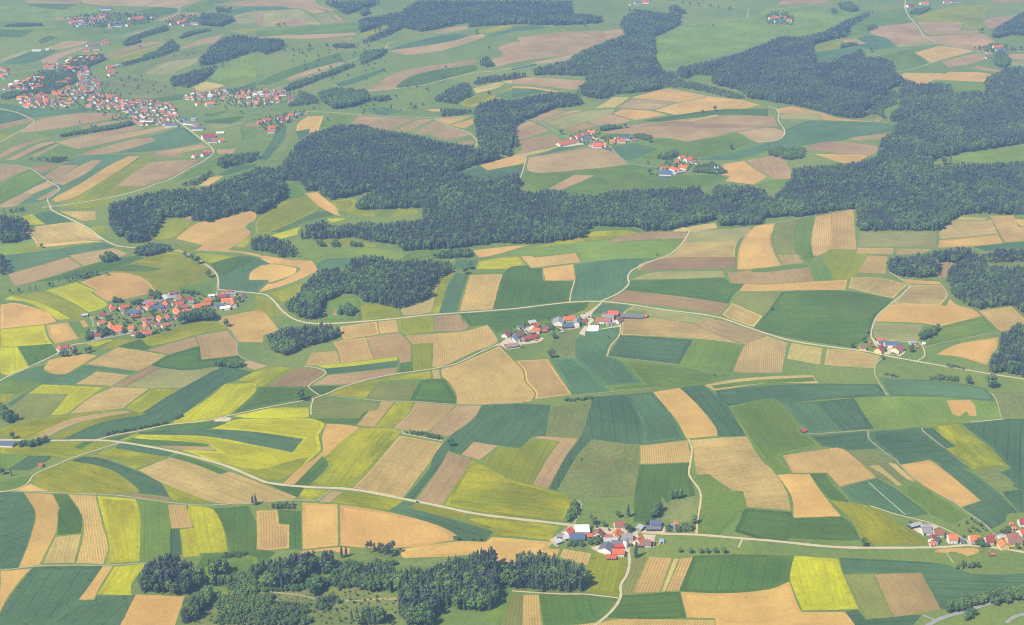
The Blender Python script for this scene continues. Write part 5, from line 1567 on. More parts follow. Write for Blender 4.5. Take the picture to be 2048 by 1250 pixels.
def poly_field(name, tile, toks, mat, ins, code=None, direction=None):
    px = [tp(tile, s) for s in toks]
    gp = smooth_poly([ground(*p) for p in px])
    q = [gp[0]]
    for p in gp[1:]:
        if (p - q[-1]).length > .4: q.append(p)
    if (q[0] - q[-1]).length < .4: q.pop()
    area = abs(sum(q[i][0] * q[(i + 1) % len(q)][1] - q[(i + 1) % len(q)][0] * q[i][1] for i in range(len(q)))) / 2
    peri = sum((q[i] - q[i - 1]).length for i in range(len(q)))
    edge = .9 if code and code in 'spbrqhowyze' else -.3
    gp = shrink(q, edge) if ins else q
    if gp is None: gp = q
    if code and code in 'tukgvzshyfrq' and area / peri > 13 and rnd.random() < .75:
        # the headland: a strip round the field, worked the other way
        inner = shrink(q, rnd.uniform(5, 8) if code not in 'rqh' else rnd.uniform(3, 4.5))
        if inner is not None:
            hp = ragged(gp)
            drape('headland', face_of(hp), .03 + .02 * layer_of(hp), FM[{'r': 's', 'q': 'p', 'h': 'w'}.get(code, code)], (rnd.uniform(-1, 1), rnd.uniform(-1, 1)))
            gp = inner
    gp = ragged(gp)
    if direction:
        a, b = (Vector(ground(*tp(tile, s))) for s in direction)
        d = (b - a).normalized()
    else:
        cor = [Vector(ground(*p)) for p in px]
        e = max(((cor[i] - cor[i - 1]) for i in range(len(cor))), key=lambda v: v.length)
        d = e.normalized()
    bm = face_of(gp)
    return drape(name, bm, .03 + .02 * layer_of(gp), mat, (d.x, d.y))
NAME = {'y': 'rape_field', 'z': 'rape_field', 'm': 'meadow', 'l': 'meadow', 'g': 'meadow', 'x': 'pond'}
for ln in FIELDS.strip().splitlines():
    head, _, dr = ln.partition('/')
    t = head.split()
    dd = None
    if dr:
        v = dr.split(','); dd = (v[0] + ',' + v[1], v[2] + ',' + v[3])
    poly_field(NAME.get(t[1], 'crop_field'), t[0], t[2:], FM[t[1]], .9, t[1], dd)
for ln in YARDS.strip().splitlines():
    t = ln.split()
    poly_field('farmyard', t[0], t[1:], YM, 0)
ROFF = .05 + .02 * (max(b[1] for b in boxes) + 2)
print("LAYERS", max(b[1] for b in boxes))
rk = 0
for ln in ROADS.strip().splitlines():
    t = ln.split()
    w, code = float(t[1]) * .76, t[2]
    pts = smooth_poly([ground(*tp(t[0], s)) for s in t[3:]], closed=False, step=5)
    bm = bmesh.new(); L = []
    for i, p in enumerate(pts):
        a = pts[max(0, i - 1)]; b = pts[min(len(pts) - 1, i + 1)]
        d = (b - a).normalized(); nrm = Vector((-d.y, d.x))
        ww = w * (1 + .12 * math.sin(i * 1.7))
        L.append((bm.verts.new((p.x + nrm.x * ww / 2, p.y + nrm.y * ww / 2, 0)), bm.verts.new((p.x - nrm.x * ww / 2, p.y - nrm.y * ww / 2, 0))))
    for a, b in zip(L, L[1:]):
        try: bm.faces.new((a[0], a[1], b[1], b[0]))
        except ValueError: pass
    bm.normal_update()
    drape('track' if code in 'dyw' else 'road', bm, ROFF + .015 * rk, RM[code])
    rk = (rk + 1) % 7
# ---------------------------------------------------------------- the same patchwork goes on past the sides of the view
cw, ch = 120.0, 85.0
def node(i, j):
    r = random.Random(i * 7919 + j * 104729)
    return (i * cw + j * 23 + r.uniform(-28, 28), j * ch + 14 * math.sin(i * 1.3) + r.uniform(-18, 18))
for j in range(12, 52):
    half = 1024 / F * math.hypot(j * ch, 0) * 1.12
    for i in range(-45, 45):
        c = [node(i, j), node(i + 1, j), node(i + 1, j + 1), node(i, j + 1)]
        P_ = [proj(x, y, hl(x, y)) for x, y in c]
        out_ = all(p[0] < -12 for p in P_) or all(p[0] > 2060 for p in P_) or all(p[1] > 1262 for p in P_)
        if not out_ or max(abs(p[0] - 1024) for p in P_) > 1024 + 420 or max(p[1] for p in P_) > 1500: continue
        k = random.Random(i * 31 + j * 17)
        if k.random() < .18: continue
        q = shrink([Vector(p) for p in c], 1.0)
        if q is None: continue
        d = (q[1] - q[0]).normalized()
        code = k.choice('sphrqguktutzyofm')
        drape(NAME.get(code, 'crop_field'), face_of(ragged(q)), .05, FM[code], (d.x, d.y))
# ---------------------------------------------------------------- building materials
def roof_mat(name, c, k=ALB, rows=.33):
    m = N('roof_' + name, .85, .2)
    p = m.new('ShaderNodeTexCoord').outputs['Object']
    rn = m.new('ShaderNodeObjectInfo').outputs['Random']
    x, y, z = m.sep(p)
    a = srgb(*c, k)
    col = m.mix(m.mapr(m.noise(p, .5, 4.0, .65), .4, .7, 0, .55), a, tuple(q * .68 for q in a))
    t = m.math('PINGPONG', z, rows / 2)
    col = m.mix(m.mapr(t, 0.0, rows * .2, .25, 0.0), col, tuple(q * .5 for q in a))
    return m.base(m.hsv(col, .5, 1.0, m.math('ADD', m.math('MULTIPLY', rn, .3), .85)))
RC = {'R': ('red', (204, 104, 68)), 'O': ('orange', (220, 120, 68)), 'B': ('red-brown', (164, 104, 84)), 'C': ('crimson', (172, 76, 64)),
      'K': ('brown', (138, 104, 92)), 'G': ('grey', (148, 146, 148)), 'L': ('pale grey', (184, 184, 184)), 'S': ('slate-grey', (112, 112, 122)),
      'P': ('solar-clad', (120, 118, 126)), 'W': ('white', (252, 250, 240)), 'T': ('taupe', (150, 126, 122)), 'N': ('dark', (92, 80, 78)), 'U': ('pale blue', (150, 174, 192))}
ROOF = {k: roof_mat(n.replace(' ', '_').replace('-', '_'), c, .8) for k, (n, c) in RC.items()}
def wall_mat(name, c):
    m = N('wall_' + name, .9, .1)
    p = m.new('ShaderNodeTexCoord').outputs['Object']
    a = srgb(*c, .9)
    col = m.mix(m.mapr(m.noise(p, .6, 4.0, .65), .45, .75, 0, .4), a, tuple(q * .75 for q in a))
    return m.base(col)
WC = {'w': ('white', (240, 236, 226)), 'c': ('cream', (238, 224, 184)), 'y': ('yellow', (244, 216, 128)), 'g': ('grey', (156, 154, 150)), 'b': ('brown', (112, 90, 74)), 'd': ('dark', (66, 60, 60))}
WALL = {k: wall_mat(n, c) for k, (n, c) in WC.items()}
gm = N('window_glass', .15, .5); GLASS = gm.base((.03, .035, .045))
DOORM = wall_mat('door_wood', (100, 74, 56)); CHIM = wall_mat('chimney_brick', (126, 80, 66)); FRAME = wall_mat('window_frame', (236, 236, 232))
def panel_mat():
    m = N('solar_glass', .25, .5)
    p = m.new('ShaderNodeTexCoord').outputs['Object']
    x, y, z = m.sep(p)
    g = m.math('MAXIMUM', m.mapr(m.math('PINGPONG', x, .5), 0, .06, 1, 0), m.mapr(m.math('PINGPONG', y, .8), 0, .06, 1, 0))
    return m.base(m.mix(g, srgb(92, 112, 152, ALB), srgb(150, 158, 172, ALB)))
PANEL = panel_mat()
def box_vf(x0, x1, y0, y1, z0, z1):
    v = [(x, y, z) for z in (z0, z1) for x, y in ((x0, y0), (x1, y0), (x1, y1), (x0, y1))]
    return v, [(3, 2, 1, 0), (4, 5, 6, 7), (0, 1, 5, 4), (1, 2, 6, 5), (2, 3, 7, 6), (3, 0, 4, 7)]
def box_obj(name, dims, mat, parent):
    v, f = box_vf(*dims); return mesh_obj(name, v, f, mat, parent)
PITCH = {'house': .85, 'barn': .5, 'shed': .32, 'garage': .3}
FOOT = []       # x, y, radius of every building
HOUSE_REC = []
def building(kind, roof, wall, x, y, L, W, eave, rot, detail, place):
    z = min(hl(x + dx, y + dy) for dx in (-L / 3, L / 3) for dy in (-L / 3, L / 3)) - .1
    name = {'house': 'house', 'barn': 'barn', 'shed': 'shed', 'garage': 'garage'}[kind]
    r = empty(name, (x, y, z), rot)
    rise = W / 2 * PITCH[kind] if roof not in 'LW' else W / 2 * .22
    eave = eave + .1
    a, b = L / 2, W / 2
    # walls with gables
    v = [(-a, -b, 0), (a, -b, 0), (a, b, 0), (-a, b, 0), (-a, -b, eave), (a, -b, eave), (a, b, eave), (-a, b, eave), (-a, 0, eave + rise), (a, 0, eave + rise)]
    f = [(0, 1, 5, 4), (1, 2, 6, 9, 5), (2, 3, 7, 6), (3, 0, 4, 8, 7), (3, 2, 1, 0)]
    mesh_obj('wall', v, f, WALL[wall], r)
    # roof: two slabs with overhang
    ov, t = .6, .28
    s = rise / b
    bo, zo = b + ov, eave - ov * s
    ao = a + ov * .8
    v = []
    for xx in (-ao, ao):
        v += [(xx, -bo, zo + .04), (xx, 0, eave + rise + .04), (xx, bo, zo + .04), (xx, bo, zo + t), (xx, 0, eave + rise + t + .06), (xx, -bo, zo + t)]
    f = [(0, 1, 7, 6), (1, 2, 8, 7), (2, 3, 9, 8), (3, 4, 10, 9), (4, 5, 11, 10), (5, 0, 6, 11), (5, 4, 1, 0), (4, 3, 2, 1), (6, 7, 10, 11), (7, 8, 9, 10)]
    ro = mesh_obj('roof', v, f, ROOF[roof], r)
    # which long side / gable looks at the camera
    def toward(nx, ny):
        c, s_ = math.cos(rot), math.sin(rot)
        wx, wy = nx * c - ny * s_, nx * s_ + ny * c
        return -(wx * x + wy * y) / math.hypot(x, y)
    side = -1 if toward(0, -1) > toward(0, 1) else 1
    gab = -1 if toward(-1, 0) > toward(1, 0) else 1
    if kind == 'house':
        cx = a * rnd.uniform(-.4, .4); cy_ = b * .22
        cz = eave + rise * (1 - .22)
        box_obj('chimney', (cx - .4, cx + .4, cy_ - .35, cy_ + .35, cz - .3, eave + rise + .9), CHIM, ro)
    if roof == 'P':
        # panels lying on the slope that faces the camera's side (or the sunny one)
        p0, p1 = .12, .92
        def on(u, q, up): return (u, side * q * bo, eave + rise + t + .06 - (q * bo) * s + up)
        q0, q1 = .08, .9
        v = []
        for up in (.02, .12):
            v += [on(-ao * .93, q0, up), on(ao * .93, q0, up), on(ao * .93, q1, up), on(-ao * .93, q1, up)]
        f = [(0, 1, 2, 3), (4, 5, 6, 7), (0, 1, 5, 4), (1, 2, 6, 5), (2, 3, 7, 6), (3, 0, 4, 7)]
        mesh_obj('solar_panel', v, f, PANEL, ro)
    if detail:
        floors = 2 if eave > 4.2 else 1
        win = kind == 'house'
        n = max(1, int(L / (3.4 if win else 6)))
        for fl in range(floors if win else 1):
            z0 = .9 + fl * 2.5
            if z0 + 1.3 > eave - .1: continue
            for k in range(n):
                u = -a + (k + .5) * L / n
                if win and fl == 0 and k == n // 2:
                    yy = sorted((side * (b - .02), side * (b + .05)))
                    box_obj('door', (u - .55, u + .55, yy[0], yy[1], .05, 2.15), DOORM, r); continue
                if win:
                    yy = sorted((side * (b - .02), side * (b + .06)))
                    wo = box_obj('window', (u - .65, u + .65, yy[0], yy[1], z0, z0 + 1.35), FRAME, r)
                    yy = sorted((side * (b + .03), side * (b + .075)))
                    box_obj('pane', (u - .53, u + .53, yy[0], yy[1], z0 + .12, z0 + 1.23), GLASS, wo)
                elif k % 2 == 0:
                    yy = sorted((side * (b - .02), side * (b + .06)))
                    box_obj('barn_door', (u - 1.6, u + 1.6, yy[0], yy[1], .05, min(3.2, eave - .5)), DOORM, r)
        if toward(gab, 0) > .25 and win:
            ng = max(2, int(W / 3.2))
            for fl in range(floors + 1):
                z0 = .9 + fl * 2.5
                if fl == floors: z0 = eave + rise * .18
                m = ng if fl < floors else max(1, ng - 2)
                if z0 + 1.3 > eave and fl < floors: continue
                for k in range(m):
                    u = (k + .5 - m / 2) * (W * .8 / max(ng, 1))
                    xx = sorted((gab * (a - .02), gab * (a + .06)))
                    wo = box_obj('window', (xx[0], xx[1], u - .6, u + .6, z0, z0 + 1.3), FRAME, r)
                    xx = sorted((gab * (a + .03), gab * (a + .075)))
                    box_obj('pane', (xx[0], xx[1], u - .48, u + .48, z0 + .12, z0 + 1.18), GLASS, wo)
    FOOT.append((x, y, L / 2, W / 2, rot))
    HOUSE_REC.append((r, kind, roof, wall, L, place, proj(x, y, z + 3)))
    return r
PLACE = {'Z1': 'in the bottom centre hamlet', 'Z2': 'in the hamlet at bottom right', 'Z3': 'in the double farm hamlet mid picture', 'Z4': 'in the village at middle left',
         'Z5': 'of the yellow-gabled roadside farm', 'Z6': 'in the twin hilltop farm hamlets', '13': 'at the farm on the top edge', '14': 'at the farms top right',
         '12': 'in the far valley hamlets', '11': 'in the far upper left settlements', '31': 'beside the road at the left edge', '34': 'on the green slope at right',
         '22': 'behind the grove at the country road', '24': 'at the edge of the long forest'}
PCAT = {'house': 'house', 'barn': 'barn', 'shed': 'shed', 'garage': 'garage'}
for ln in HOUSES.strip().splitlines():
    tile, kind, roof, wall, wd, ev, p, q = ln.split()
    W, ev = float(wd), float(ev)
    top = ev + (W / 2 * PITCH[kind] if roof not in 'LW' else W / 2 * .22)
    A = Vector(ground(*tp(tile, p), top)); B = Vector(ground(*tp(tile, q), top))
    d = B - A; L = d.length
    if L < .6: d = Vector((1, 0)); L = W
    L = max(min(L, 62 if kind == 'barn' else 34), 4.5 if kind in ('shed', 'garage') else 9)
    c = (A + B) / 2
    pl = PLACE[tile]
    if tile == '12' and float(p.split(',')[1]) > 860: pl = 'in the far hamlet above the wooded hill'
    if tile == '11':
        u, vv = (float(t) for t in p.split(','))
        pl = 'in the top left hamlet' if vv < 210 and u < 1280 else 'at the farm beside the top left wood' if vv < 210 else 'on the lower road of the far town' if vv > 850 else pl
    if tile == '14':
        u, vv = (float(t) for t in p.split(','))
        pl = 'at the farm on the pale green pasture' if u < 300 else 'at the farm on the top right edge' if vv < 60 else 'at the farm near the right edge, upper right'
    building(kind, roof, wall, c.x, c.y, L, W, ev, math.atan2(d.y, d.x), tile in ('Z1', 'Z2', 'Z3', 'Z5', 'Z4'), pl)
def pip(px, py, poly):
    px = np.asarray(px); py = np.asarray(py); r = np.zeros(px.shape, bool)
    n = len(poly)
    for i in range(n):
        x1, y1 = poly[i]; x2, y2 = poly[i - 1]
        if y1 == y2: continue
        r ^= ((y1 > py) != (y2 > py)) & (px < (x2 - x1) * (py - y1) / (y2 - y1) + x1)
    return r
for ln in TOWN.strip().splitlines():
    tile, sp, roofs, pl, pts = ln.split('|')
    sp = float(sp)
    poly = [ground(*tp(tile, s)) for s in pts.split()]
    x0, x1 = min(p[0] for p in poly), max(p[0] for p in poly); y0, y1 = min(p[1] for p in poly), max(p[1] for p in poly)
    ang = rnd.uniform(-.5, .5)
    yy = y0
    while yy < y1:
        xx = x0 + rnd.uniform(0, sp)
        while xx < x1:
            x, y = xx + rnd.uniform(-.28, .28) * sp, yy + rnd.uniform(-.28, .28) * sp
            xx += sp
            if not pip(x, y, poly): continue
            if any((x - f[0]) ** 2 + (y - f[1]) ** 2 < (10 + f[2]) ** 2 for f in FOOT): continue
            kind = 'barn' if rnd.random() < .14 else 'house'
            roof = rnd.choice(roofs)
            L = rnd.uniform(11, 16) if kind == 'house' else rnd.uniform(16, 22)
            building(kind, roof, rnd.choice('wwwwcy') if kind == 'house' else rnd.choice('wgb'), x, y, L, rnd.uniform(9, 11.5), rnd.uniform(4.2, 5.4),
                     ang + rnd.choice((0, math.pi / 2)) + rnd.uniform(-.2, .2), False, pl)
        yy += sp * 1.1
ORD = ['first', 'second', 'third', 'fourth', 'fifth', 'sixth', 'seventh', 'eighth', 'ninth', 'tenth', 'eleventh', 'twelfth', 'thirteenth', 'fourteenth', 'fifteenth',
       'sixteenth', 'seventeenth', 'eighteenth', 'nineteenth', 'twentieth']
def label_set(recs):
    """recs: (object, singular, plural, place, screen x): one label per thing, told apart from left to right"""
    by = {}
    for r in recs: by.setdefault((r[1], r[3]), []).append(r)
    for (sg, pl), g in by.items():
        g.sort(key=lambda r: r[4])
        n = len(g)
        for i, r in enumerate(g):
            if n == 1: t = 'the only %s %s' % (sg, pl)
            elif i == 0: t = 'leftmost %s %s' % (sg, pl)
            elif i == n - 1: t = 'rightmost %s %s' % (sg, pl)
            elif i < 20: t = '%s %s from left %s' % (ORD[i], sg, pl)
            else: t = 'number %d %s from left %s' % (i + 1, sg, pl)
            r[0]['label'] = t
recs = []
for r, kind, roof, wall, L, place, pp in HOUSE_REC:
    rn = RC[roof][0]
    big = ('long ' if L > 30 else '') if kind == 'barn' else ''
    ww = {'w': 'white', 'c': 'cream', 'y': 'yellow', 'g': 'grey-walled', 'b': 'wooden', 'd': 'open'}[wall]
    sg = '%s%s-roofed %s %s' % (big, rn.replace(' ', '-'), ww, kind)
    recs.append((r, sg, sg, place, pp[0]))
    r['category'] = PCAT[kind]; r['group'] = kind + 's ' + place
label_set(recs)
print('BUILDINGS', len(HOUSE_REC), {k: sum(1 for h in HOUSE_REC if h[1] == k) for k in PCAT})

# the smallest, most distant houses of the far town: past the first three hundred, one mass
FAR = '''
11 17 340,500 620,505 720,560 640,600 480,550
11 14 150,755 360,730 420,800 390,842 180,845 120,810
11 17 610,600 745,600 800,650 770,740 630,780 600,700
11 17 410,720 590,670 600,780 560,835 400,842
11 17 680,735 860,745 1000,770 1005,865 850,870 680,840
11 16 930,840 1050,780 1280,790 1390,865 1410,940 1280,985 1100,990 1000,940
11 18 1440,735 1600,710 1770,695 1840,755 1700,785 1470,785
12 18 -180,730 -60,710 130,700 250,720 120,810 0,840 -150,800
11 20 5,540 60,530 60,600 5,640
11 22 20,700 220,600 340,600 340,670 180,720
11 20 640,440 800,420 820,480 640,500
11 18 520,140 700,140 830,110 830,160 690,205 580,205
'''
fv, ff, fi = [], [], []
fm_ = [WALL['w'], WALL['c'], ROOF['R'], ROOF['B'], ROOF['K'], ROOF['G'], ROOF['O']]
for ln in FAR.strip().splitlines():
    t = ln.split(); sp = float(t[1])
    poly = [ground(*tp(t[0], s)) for s in t[2:]]
    x0, x1 = min(p[0] for p in poly), max(p[0] for p in poly); y0, y1 = min(p[1] for p in poly), max(p[1] for p in poly)
    yy = y0
    while yy < y1:
        xx = x0 + rnd.uniform(0, sp)
        while xx < x1:
            x, y = xx + rnd.uniform(-.25, .25) * sp, yy + rnd.uniform(-.25, .25) * sp
            xx += sp
            if rnd.random() < .25 or not pip(x, y, poly): continue
            if any((x - f[0]) ** 2 + (y - f[1]) ** 2 < (7.5 + max(f[2], f[3])) ** 2 for f in FOOT): continue
            z = hl(x, y) - .2; L, W, e = rnd.uniform(9, 13), rnd.uniform(8, 10), rnd.uniform(4, 5.2)
            an = rnd.choice((.2, 1.77)) + rnd.uniform(-.25, .25); rise = W * .4; a, b = L / 2, W / 2
            c_, s_ = math.cos(an), math.sin(an); k = len(fv)
            P = [(-a, -b, 0), (a, -b, 0), (a, b, 0), (-a, b, 0), (-a, -b, e), (a, -b, e), (a, b, e), (-a, b, e), (-a, 0, e + rise), (a, 0, e + rise)]
            o_ = .5; q = rise / b
            P += [(-a - o_, -b - o_, e - o_ * q + .1), (a + o_, -b - o_, e - o_ * q + .1), (a + o_, 0, e + rise + .1), (-a - o_, 0, e + rise + .1), (a + o_, b + o_, e - o_ * q + .1), (-a - o_, b + o_, e - o_ * q + .1)]
            fv += [(x + p[0] * c_ - p[1] * s_, y + p[0] * s_ + p[1] * c_, z + p[2]) for p in P]
            fs = [(0, 1, 5, 4), (1, 2, 6, 9, 5), (2, 3, 7, 6), (3, 0, 4, 8, 7), (10, 11, 12, 13), (13, 12, 14, 15)]
            ff += [tuple(k + i for i in f) for f in fs]
            fi += [rnd.choice((0, 0, 1))] * 4 + [rnd.choice((2, 3, 3, 4, 5, 6))] * 2
            FOOT.append((x, y, a, b, an))
        yy += sp * 1.05
fo = mesh_obj('far_houses', fv, ff, fm_, None, fi)
tag(fo, 'crowd of tiny pale houses with reddish roofs filling the far valley town', 'houses', kind='stuff')
print('FAR', len(fv) // 16)
# ---------------------------------------------------------------- towers, silos, tunnels
def ring(n, r, z, sq=False): return [(r * math.cos(2 * math.pi * (k + .5) / n), r * math.sin(2 * math.pi * (k + .5) / n), z) for k in range(n)]
def lathe(name, prof, n, mat, parent):
    v, f = [], []
    for r, z in prof: v += ring(n, max(r, .02), z)
    for j in range(len(prof) - 1):
        for k in range(n):
            a, b = j * n + k, j * n + (k + 1) % n
            f.append((a, b, b + n, a + n))
    f.append(tuple(range(n - 1, -1, -1))); f.append(tuple(range((len(prof) - 1) * n, len(prof) * n)))
    return mesh_obj(name, v, f, mat, parent)
def spot(tile, s, up=0.0):
    x, y = ground(*tp(tile, s), up); return x, y, hl(x, y)
def tower(tile, s, r, h, sp, roof, label, name='church_tower', cat='tower'):
    t = empty(name, spot(tile, s), .2)
    lathe('wall', [(r * 1.41, -.2), (r * 1.41, h)], 4, WALL['w'], t)
    rf = lathe('roof', [(r * 1.6, h + .01), (r * 1.5, h + .4), (r * .75, h + sp * .5), (.05, h + sp)], 4, ROOF[roof], t)
    lathe('cross', [(.12, h + sp - .2), (.12, h + sp + 1.2)], 6, FRAME, rf)
    box_obj('window', (-.5, .5, -r - .06, -r + .1, h * .66, h * .66 + 1.6), GLASS, t)
    tag(t, label, cat); FOOT.append((t.location.x, t.location.y, r, r, 0))
tower('Z1', '900,372', 2.0, 8, 5, 'O', 'small white chapel tower with orange pointed roof in the bottom centre hamlet', 'chapel_tower')
tower('11', '858,222', 3, 18, 12, 'O', 'white church tower with orange spire in the top left hamlet')
tower('11', '275,640', 3, 20, 14, 'K', 'white church tower with dark spire among trees in the far town')
def silo(tile, s, r, h, label):
    t = empty('silo', spot(tile, s))
    lathe('wall', [(r, -.2), (r, h)], 20, WALL['w'], t)
    lathe('roof', [(r + .15, h + .01), (r * .9, h + r * .35), (r * .4, h + r * .7), (.1, h + r * .8)], 20, ROOF['G'], t)
    tag(t, label, 'silo'); FOOT.append((t.location.x, t.location.y, r, r, 0))
silo('Z1', '1030,478', 3.4, 12, 'tall white silo with grey cap beside the slate barns of the bottom hamlet')
silo('Z6', '1875,562', 2.6, 7, 'left of the two white silos below the hilltop farm')
silo('Z6', '1912,562', 2.6, 7, 'right of the two white silos below the hilltop farm')
PLAST = wall_mat('tunnel_film', (226, 236, 232))
for k, (p, q, lab) in enumerate((('1182,340', '1314,334', 'rear white polytunnel of three below the farm'), ('1176,362', '1312,358', 'middle white polytunnel of three below the farm'), ('1168,386', '1308,382', 'front white polytunnel of three below the farm'))):
    A, B = Vector(ground(*tp('Z3', p), 1)), Vector(ground(*tp('Z3', q), 1)); c = (A + B) / 2; L = (B - A).length
    t = empty('polytunnel', (c.x, c.y, hl(c.x, c.y)), math.atan2((B - A).y, (B - A).x))
    v, f = [], []
    n = 10
    for xx in (-L / 2, L / 2):
        v += [(xx, 3.4 * math.cos(math.pi * i / n), 2.9 * math.sin(math.pi * i / n)) for i in range(n + 1)]
    for i in range(n): f.append((i, i + 1, n + 2 + i, n + 1 + i))
    f.append(tuple(range(n, -1, -1))); f.append(tuple(range(n + 1, 2 * n + 2)))
    mesh_obj('cover', v, f, PLAST, t)
    box_obj('door', (-L / 2 - .06, -L / 2 + .1, -1, 1, .05, 2.2), GLASS, t)
    tag(t, lab, 'polytunnel', 'white polytunnels below the farm'); FOOT.append((c.x, c.y, L / 2, 3.5, 0))
# ---------------------------------------------------------------- vehicles
def paint(name, c):
    m = N('paint_' + name, .3, .5); return m.base(srgb(*c, ALB))
TYRE = paint('tyre', (40, 40, 42))
def wheel(parent, x, y, r, wd=.24):
    v, f = [], []
    n = 14
    for yy in (y - wd / 2, y + wd / 2): v += [(x + r * math.cos(2 * math.pi * k / n), yy, r + r * math.sin(2 * math.pi * k / n)) for k in range(n)]
    for k in range(n): f.append((k, (k + 1) % n, n + (k + 1) % n, n + k))
    f += [tuple(range(n - 1, -1, -1)), tuple(range(n, 2 * n))]
    return mesh_obj('wheel', v, f, TYRE, parent)
def prism(name, prof, w0, w1, mat, parent):
    """side outline (x, z) drawn out across the width; w1 = half width at the top"""
    zt = max(z for _, z in prof); zb = min(z for _, z in prof)
    hw = lambda z: w0 + (w1 - w0) * (z - zb) / (zt - zb)
    n = len(prof)
    v = [(x, -hw(z), z) for x, z in prof] + [(x, hw(z), z) for x, z in prof]
    f = [(i, (i + 1) % n, n + (i + 1) % n, n + i) for i in range(n)] + [tuple(range(n - 1, -1, -1)), tuple(range(n, 2 * n))]
    return mesh_obj(name, v, f, mat, parent)
def car(tile, s, to, col, label):
    x, y, z = spot(tile, s); x2, y2, _ = spot(tile, to)
    t = empty('car', (x, y, z + ROFF + .1), math.atan2(y2 - y, x2 - x))
    prism('body', [(-2.2, .35), (2.2, .35), (2.25, .75), (1.3, .95), (-2.15, .98), (-2.25, .6)], .88, .86, col, t)
    prism('cabin', [(1.2, .96), (.5, 1.42), (-1.3, 1.45), (-2.0, .99)], .8, .62, GLASS, t)
    prism('roof', [(.55, 1.43), (.45, 1.5), (-1.3, 1.52), (-1.4, 1.46)], .63, .6, col, t)
    for sx in (-1.35, 1.35):
        for sy in (-.8, .8): wheel(t, sx, sy, .33)
    tag(t, label, 'car')
car('42', '1262,293', '1450,329', paint('dark_blue', (66, 72, 84)), 'dark car driving on the pale main road past the tan field')
car('Z1', '1215,287', '1330,292', paint('silver', (196, 198, 200)), 'silver car on the village road in the bottom centre hamlet')
car('Z5', '1020,520', '1060,500', paint('white', (230, 230, 228)), 'white car parked in the courtyard of the yellow-gabled farm')
car('Z3', '1130,175', '1170,160', paint('red', (190, 60, 50)), 'red car parked on the sandy lane above the double farm')
def trailer(tile, s, rot, col, label):
    x, y, z = spot(tile, s)
    t = empty('farm_trailer', (x, y, z + .7), rot)
    prism('tub', [(-3.2, .9), (3.2, .9), (3.5, 2.6), (-3.5, 2.6)], 1.1, 1.35, col, t)
    box_obj('drawbar', (3.2, 5.0, -.1, .1, .7, .85), TYRE, t)
    for sx in (-1.6, 1.6):
        for sy in (-1.15, 1.15): wheel(t, sx, sy, .5, .35)
    tag(t, label, 'trailer')
ORG = paint('orange', (236, 140, 60))
trailer('Z3', '508,520', -.5, ORG, 'orange farm trailer parked at the end of the crimson barn')
trailer('Z5', '1842,470', 0, ORG, 'orange farm trailer on the grass right of the yellow-gabled farm')
trailer('Z6', '535,185', .1, paint('yellow', (240, 190, 90)), 'yellow-orange trailer beside the red farm on the hill')
BALE = wall_mat('bale_wrap', (54, 56, 54))
for k, (s, lab) in enumerate((('240,297', 'left dark round bale in the yard at the right hamlet'), ('280,300', 'right dark round bale in the yard at the right hamlet'))):
    x, y, z = spot('Z2', s)
    v, f = [], []
    n = 16
    prof = [(-.75, 1.05), (-.6, 1.2), (.6, 1.2), (.75, 1.05)]
    for yy, r in prof: v += [(r * math.cos(2 * math.pi * i / n), yy, 1.2 + r * math.sin(2 * math.pi * i / n)) for i in range(n)]
    for j in range(3):
        for i in range(n): f.append((j * n + i, j * n + (i + 1) % n, (j + 1) * n + (i + 1) % n, (j + 1) * n + i))
    f += [tuple(range(n - 1, -1, -1)), tuple(range(3 * n, 4 * n))]
    o = mesh_obj('round_bale', v, f, BALE); o.location = (x, y, z + .6); o.rotation_euler = (0, 0, .4 * k)
    tag(o, lab, 'bale', 'round bales in the yard')
# utility poles
POLE = wall_mat('pole_wood', (88, 78, 68))
for tile, s, h, lab in (('21', '1393,1038', 17, 'tall wooden utility pole in the yellow-green field above the left village'), ('31', '790,838', 9, 'thin utility pole on the brown strip between the rape fields'),
                        ('31', '250,900', 9, 'thin utility pole in the rape field at the left edge')):
    t = empty('utility_pole', spot(tile, s), .4)
    lathe('post', [(.22, 0), (.14, h)], 8, POLE, t)
    box_obj('crossarm', (-1.1, 1.1, -.08, .08, h - 1.2, h - 1.0), POLE, t)
    for u in (-.9, 0, .9): box_obj('insulator', (u - .06, u + .06, -.06, .06, h - 1.0 + .001 if u else h + .001, h - .7 if u else h + .25), FRAME, t)
    tag(t, lab, 'pole')
# ---------------------------------------------------------------- foliage
def leaf_mat(name, c1, c2, c3, c4):
    m = N('foliage_' + name, .8, .15)
    rn = m.new('ShaderNodeObjectInfo').outputs['Random']
    g = m.new('ShaderNodeNewGeometry').outputs['Random Per Island']
    p = m.new('ShaderNodeTexCoord').outputs['Object']
    col = m.mix(m.mapr(rn, .0, 1.0), c1, c2)
    col = m.mix(m.mapr(g, .5, 1.0, 0, .6), col, c3)
    loc = m.new('ShaderNodeObjectInfo').outputs['Location']
    patch = m.noise(loc, .010, 4.0, .65)
    col = m.mix(m.mapr(patch, .44, .6, 0, 1.0), col, c4)
    v = m.math('ADD', m.math('MULTIPLY', m.math('FRACT', m.math('MULTIPLY', rn, 13.7)), .45), .77)
    return m.base(m.hsv(col, m.math('ADD', .485, m.math('MULTIPLY', m.math('FRACT', m.math('MULTIPLY', rn, 5.1)), .03)), 1.0, v))
FS = leaf_mat('spruce', (.044, .064, .054), (.060, .082, .064), (.076, .099, .072), (.080, .128, .054))
FP = leaf_mat('pine', (.056, .070, .064), (.068, .084, .070), (.082, .098, .078), (.084, .124, .060))
FB = leaf_mat('broadleaf', (.062, .114, .032), (.090, .150, .040), (.116, .180, .056), (.108, .172, .040))
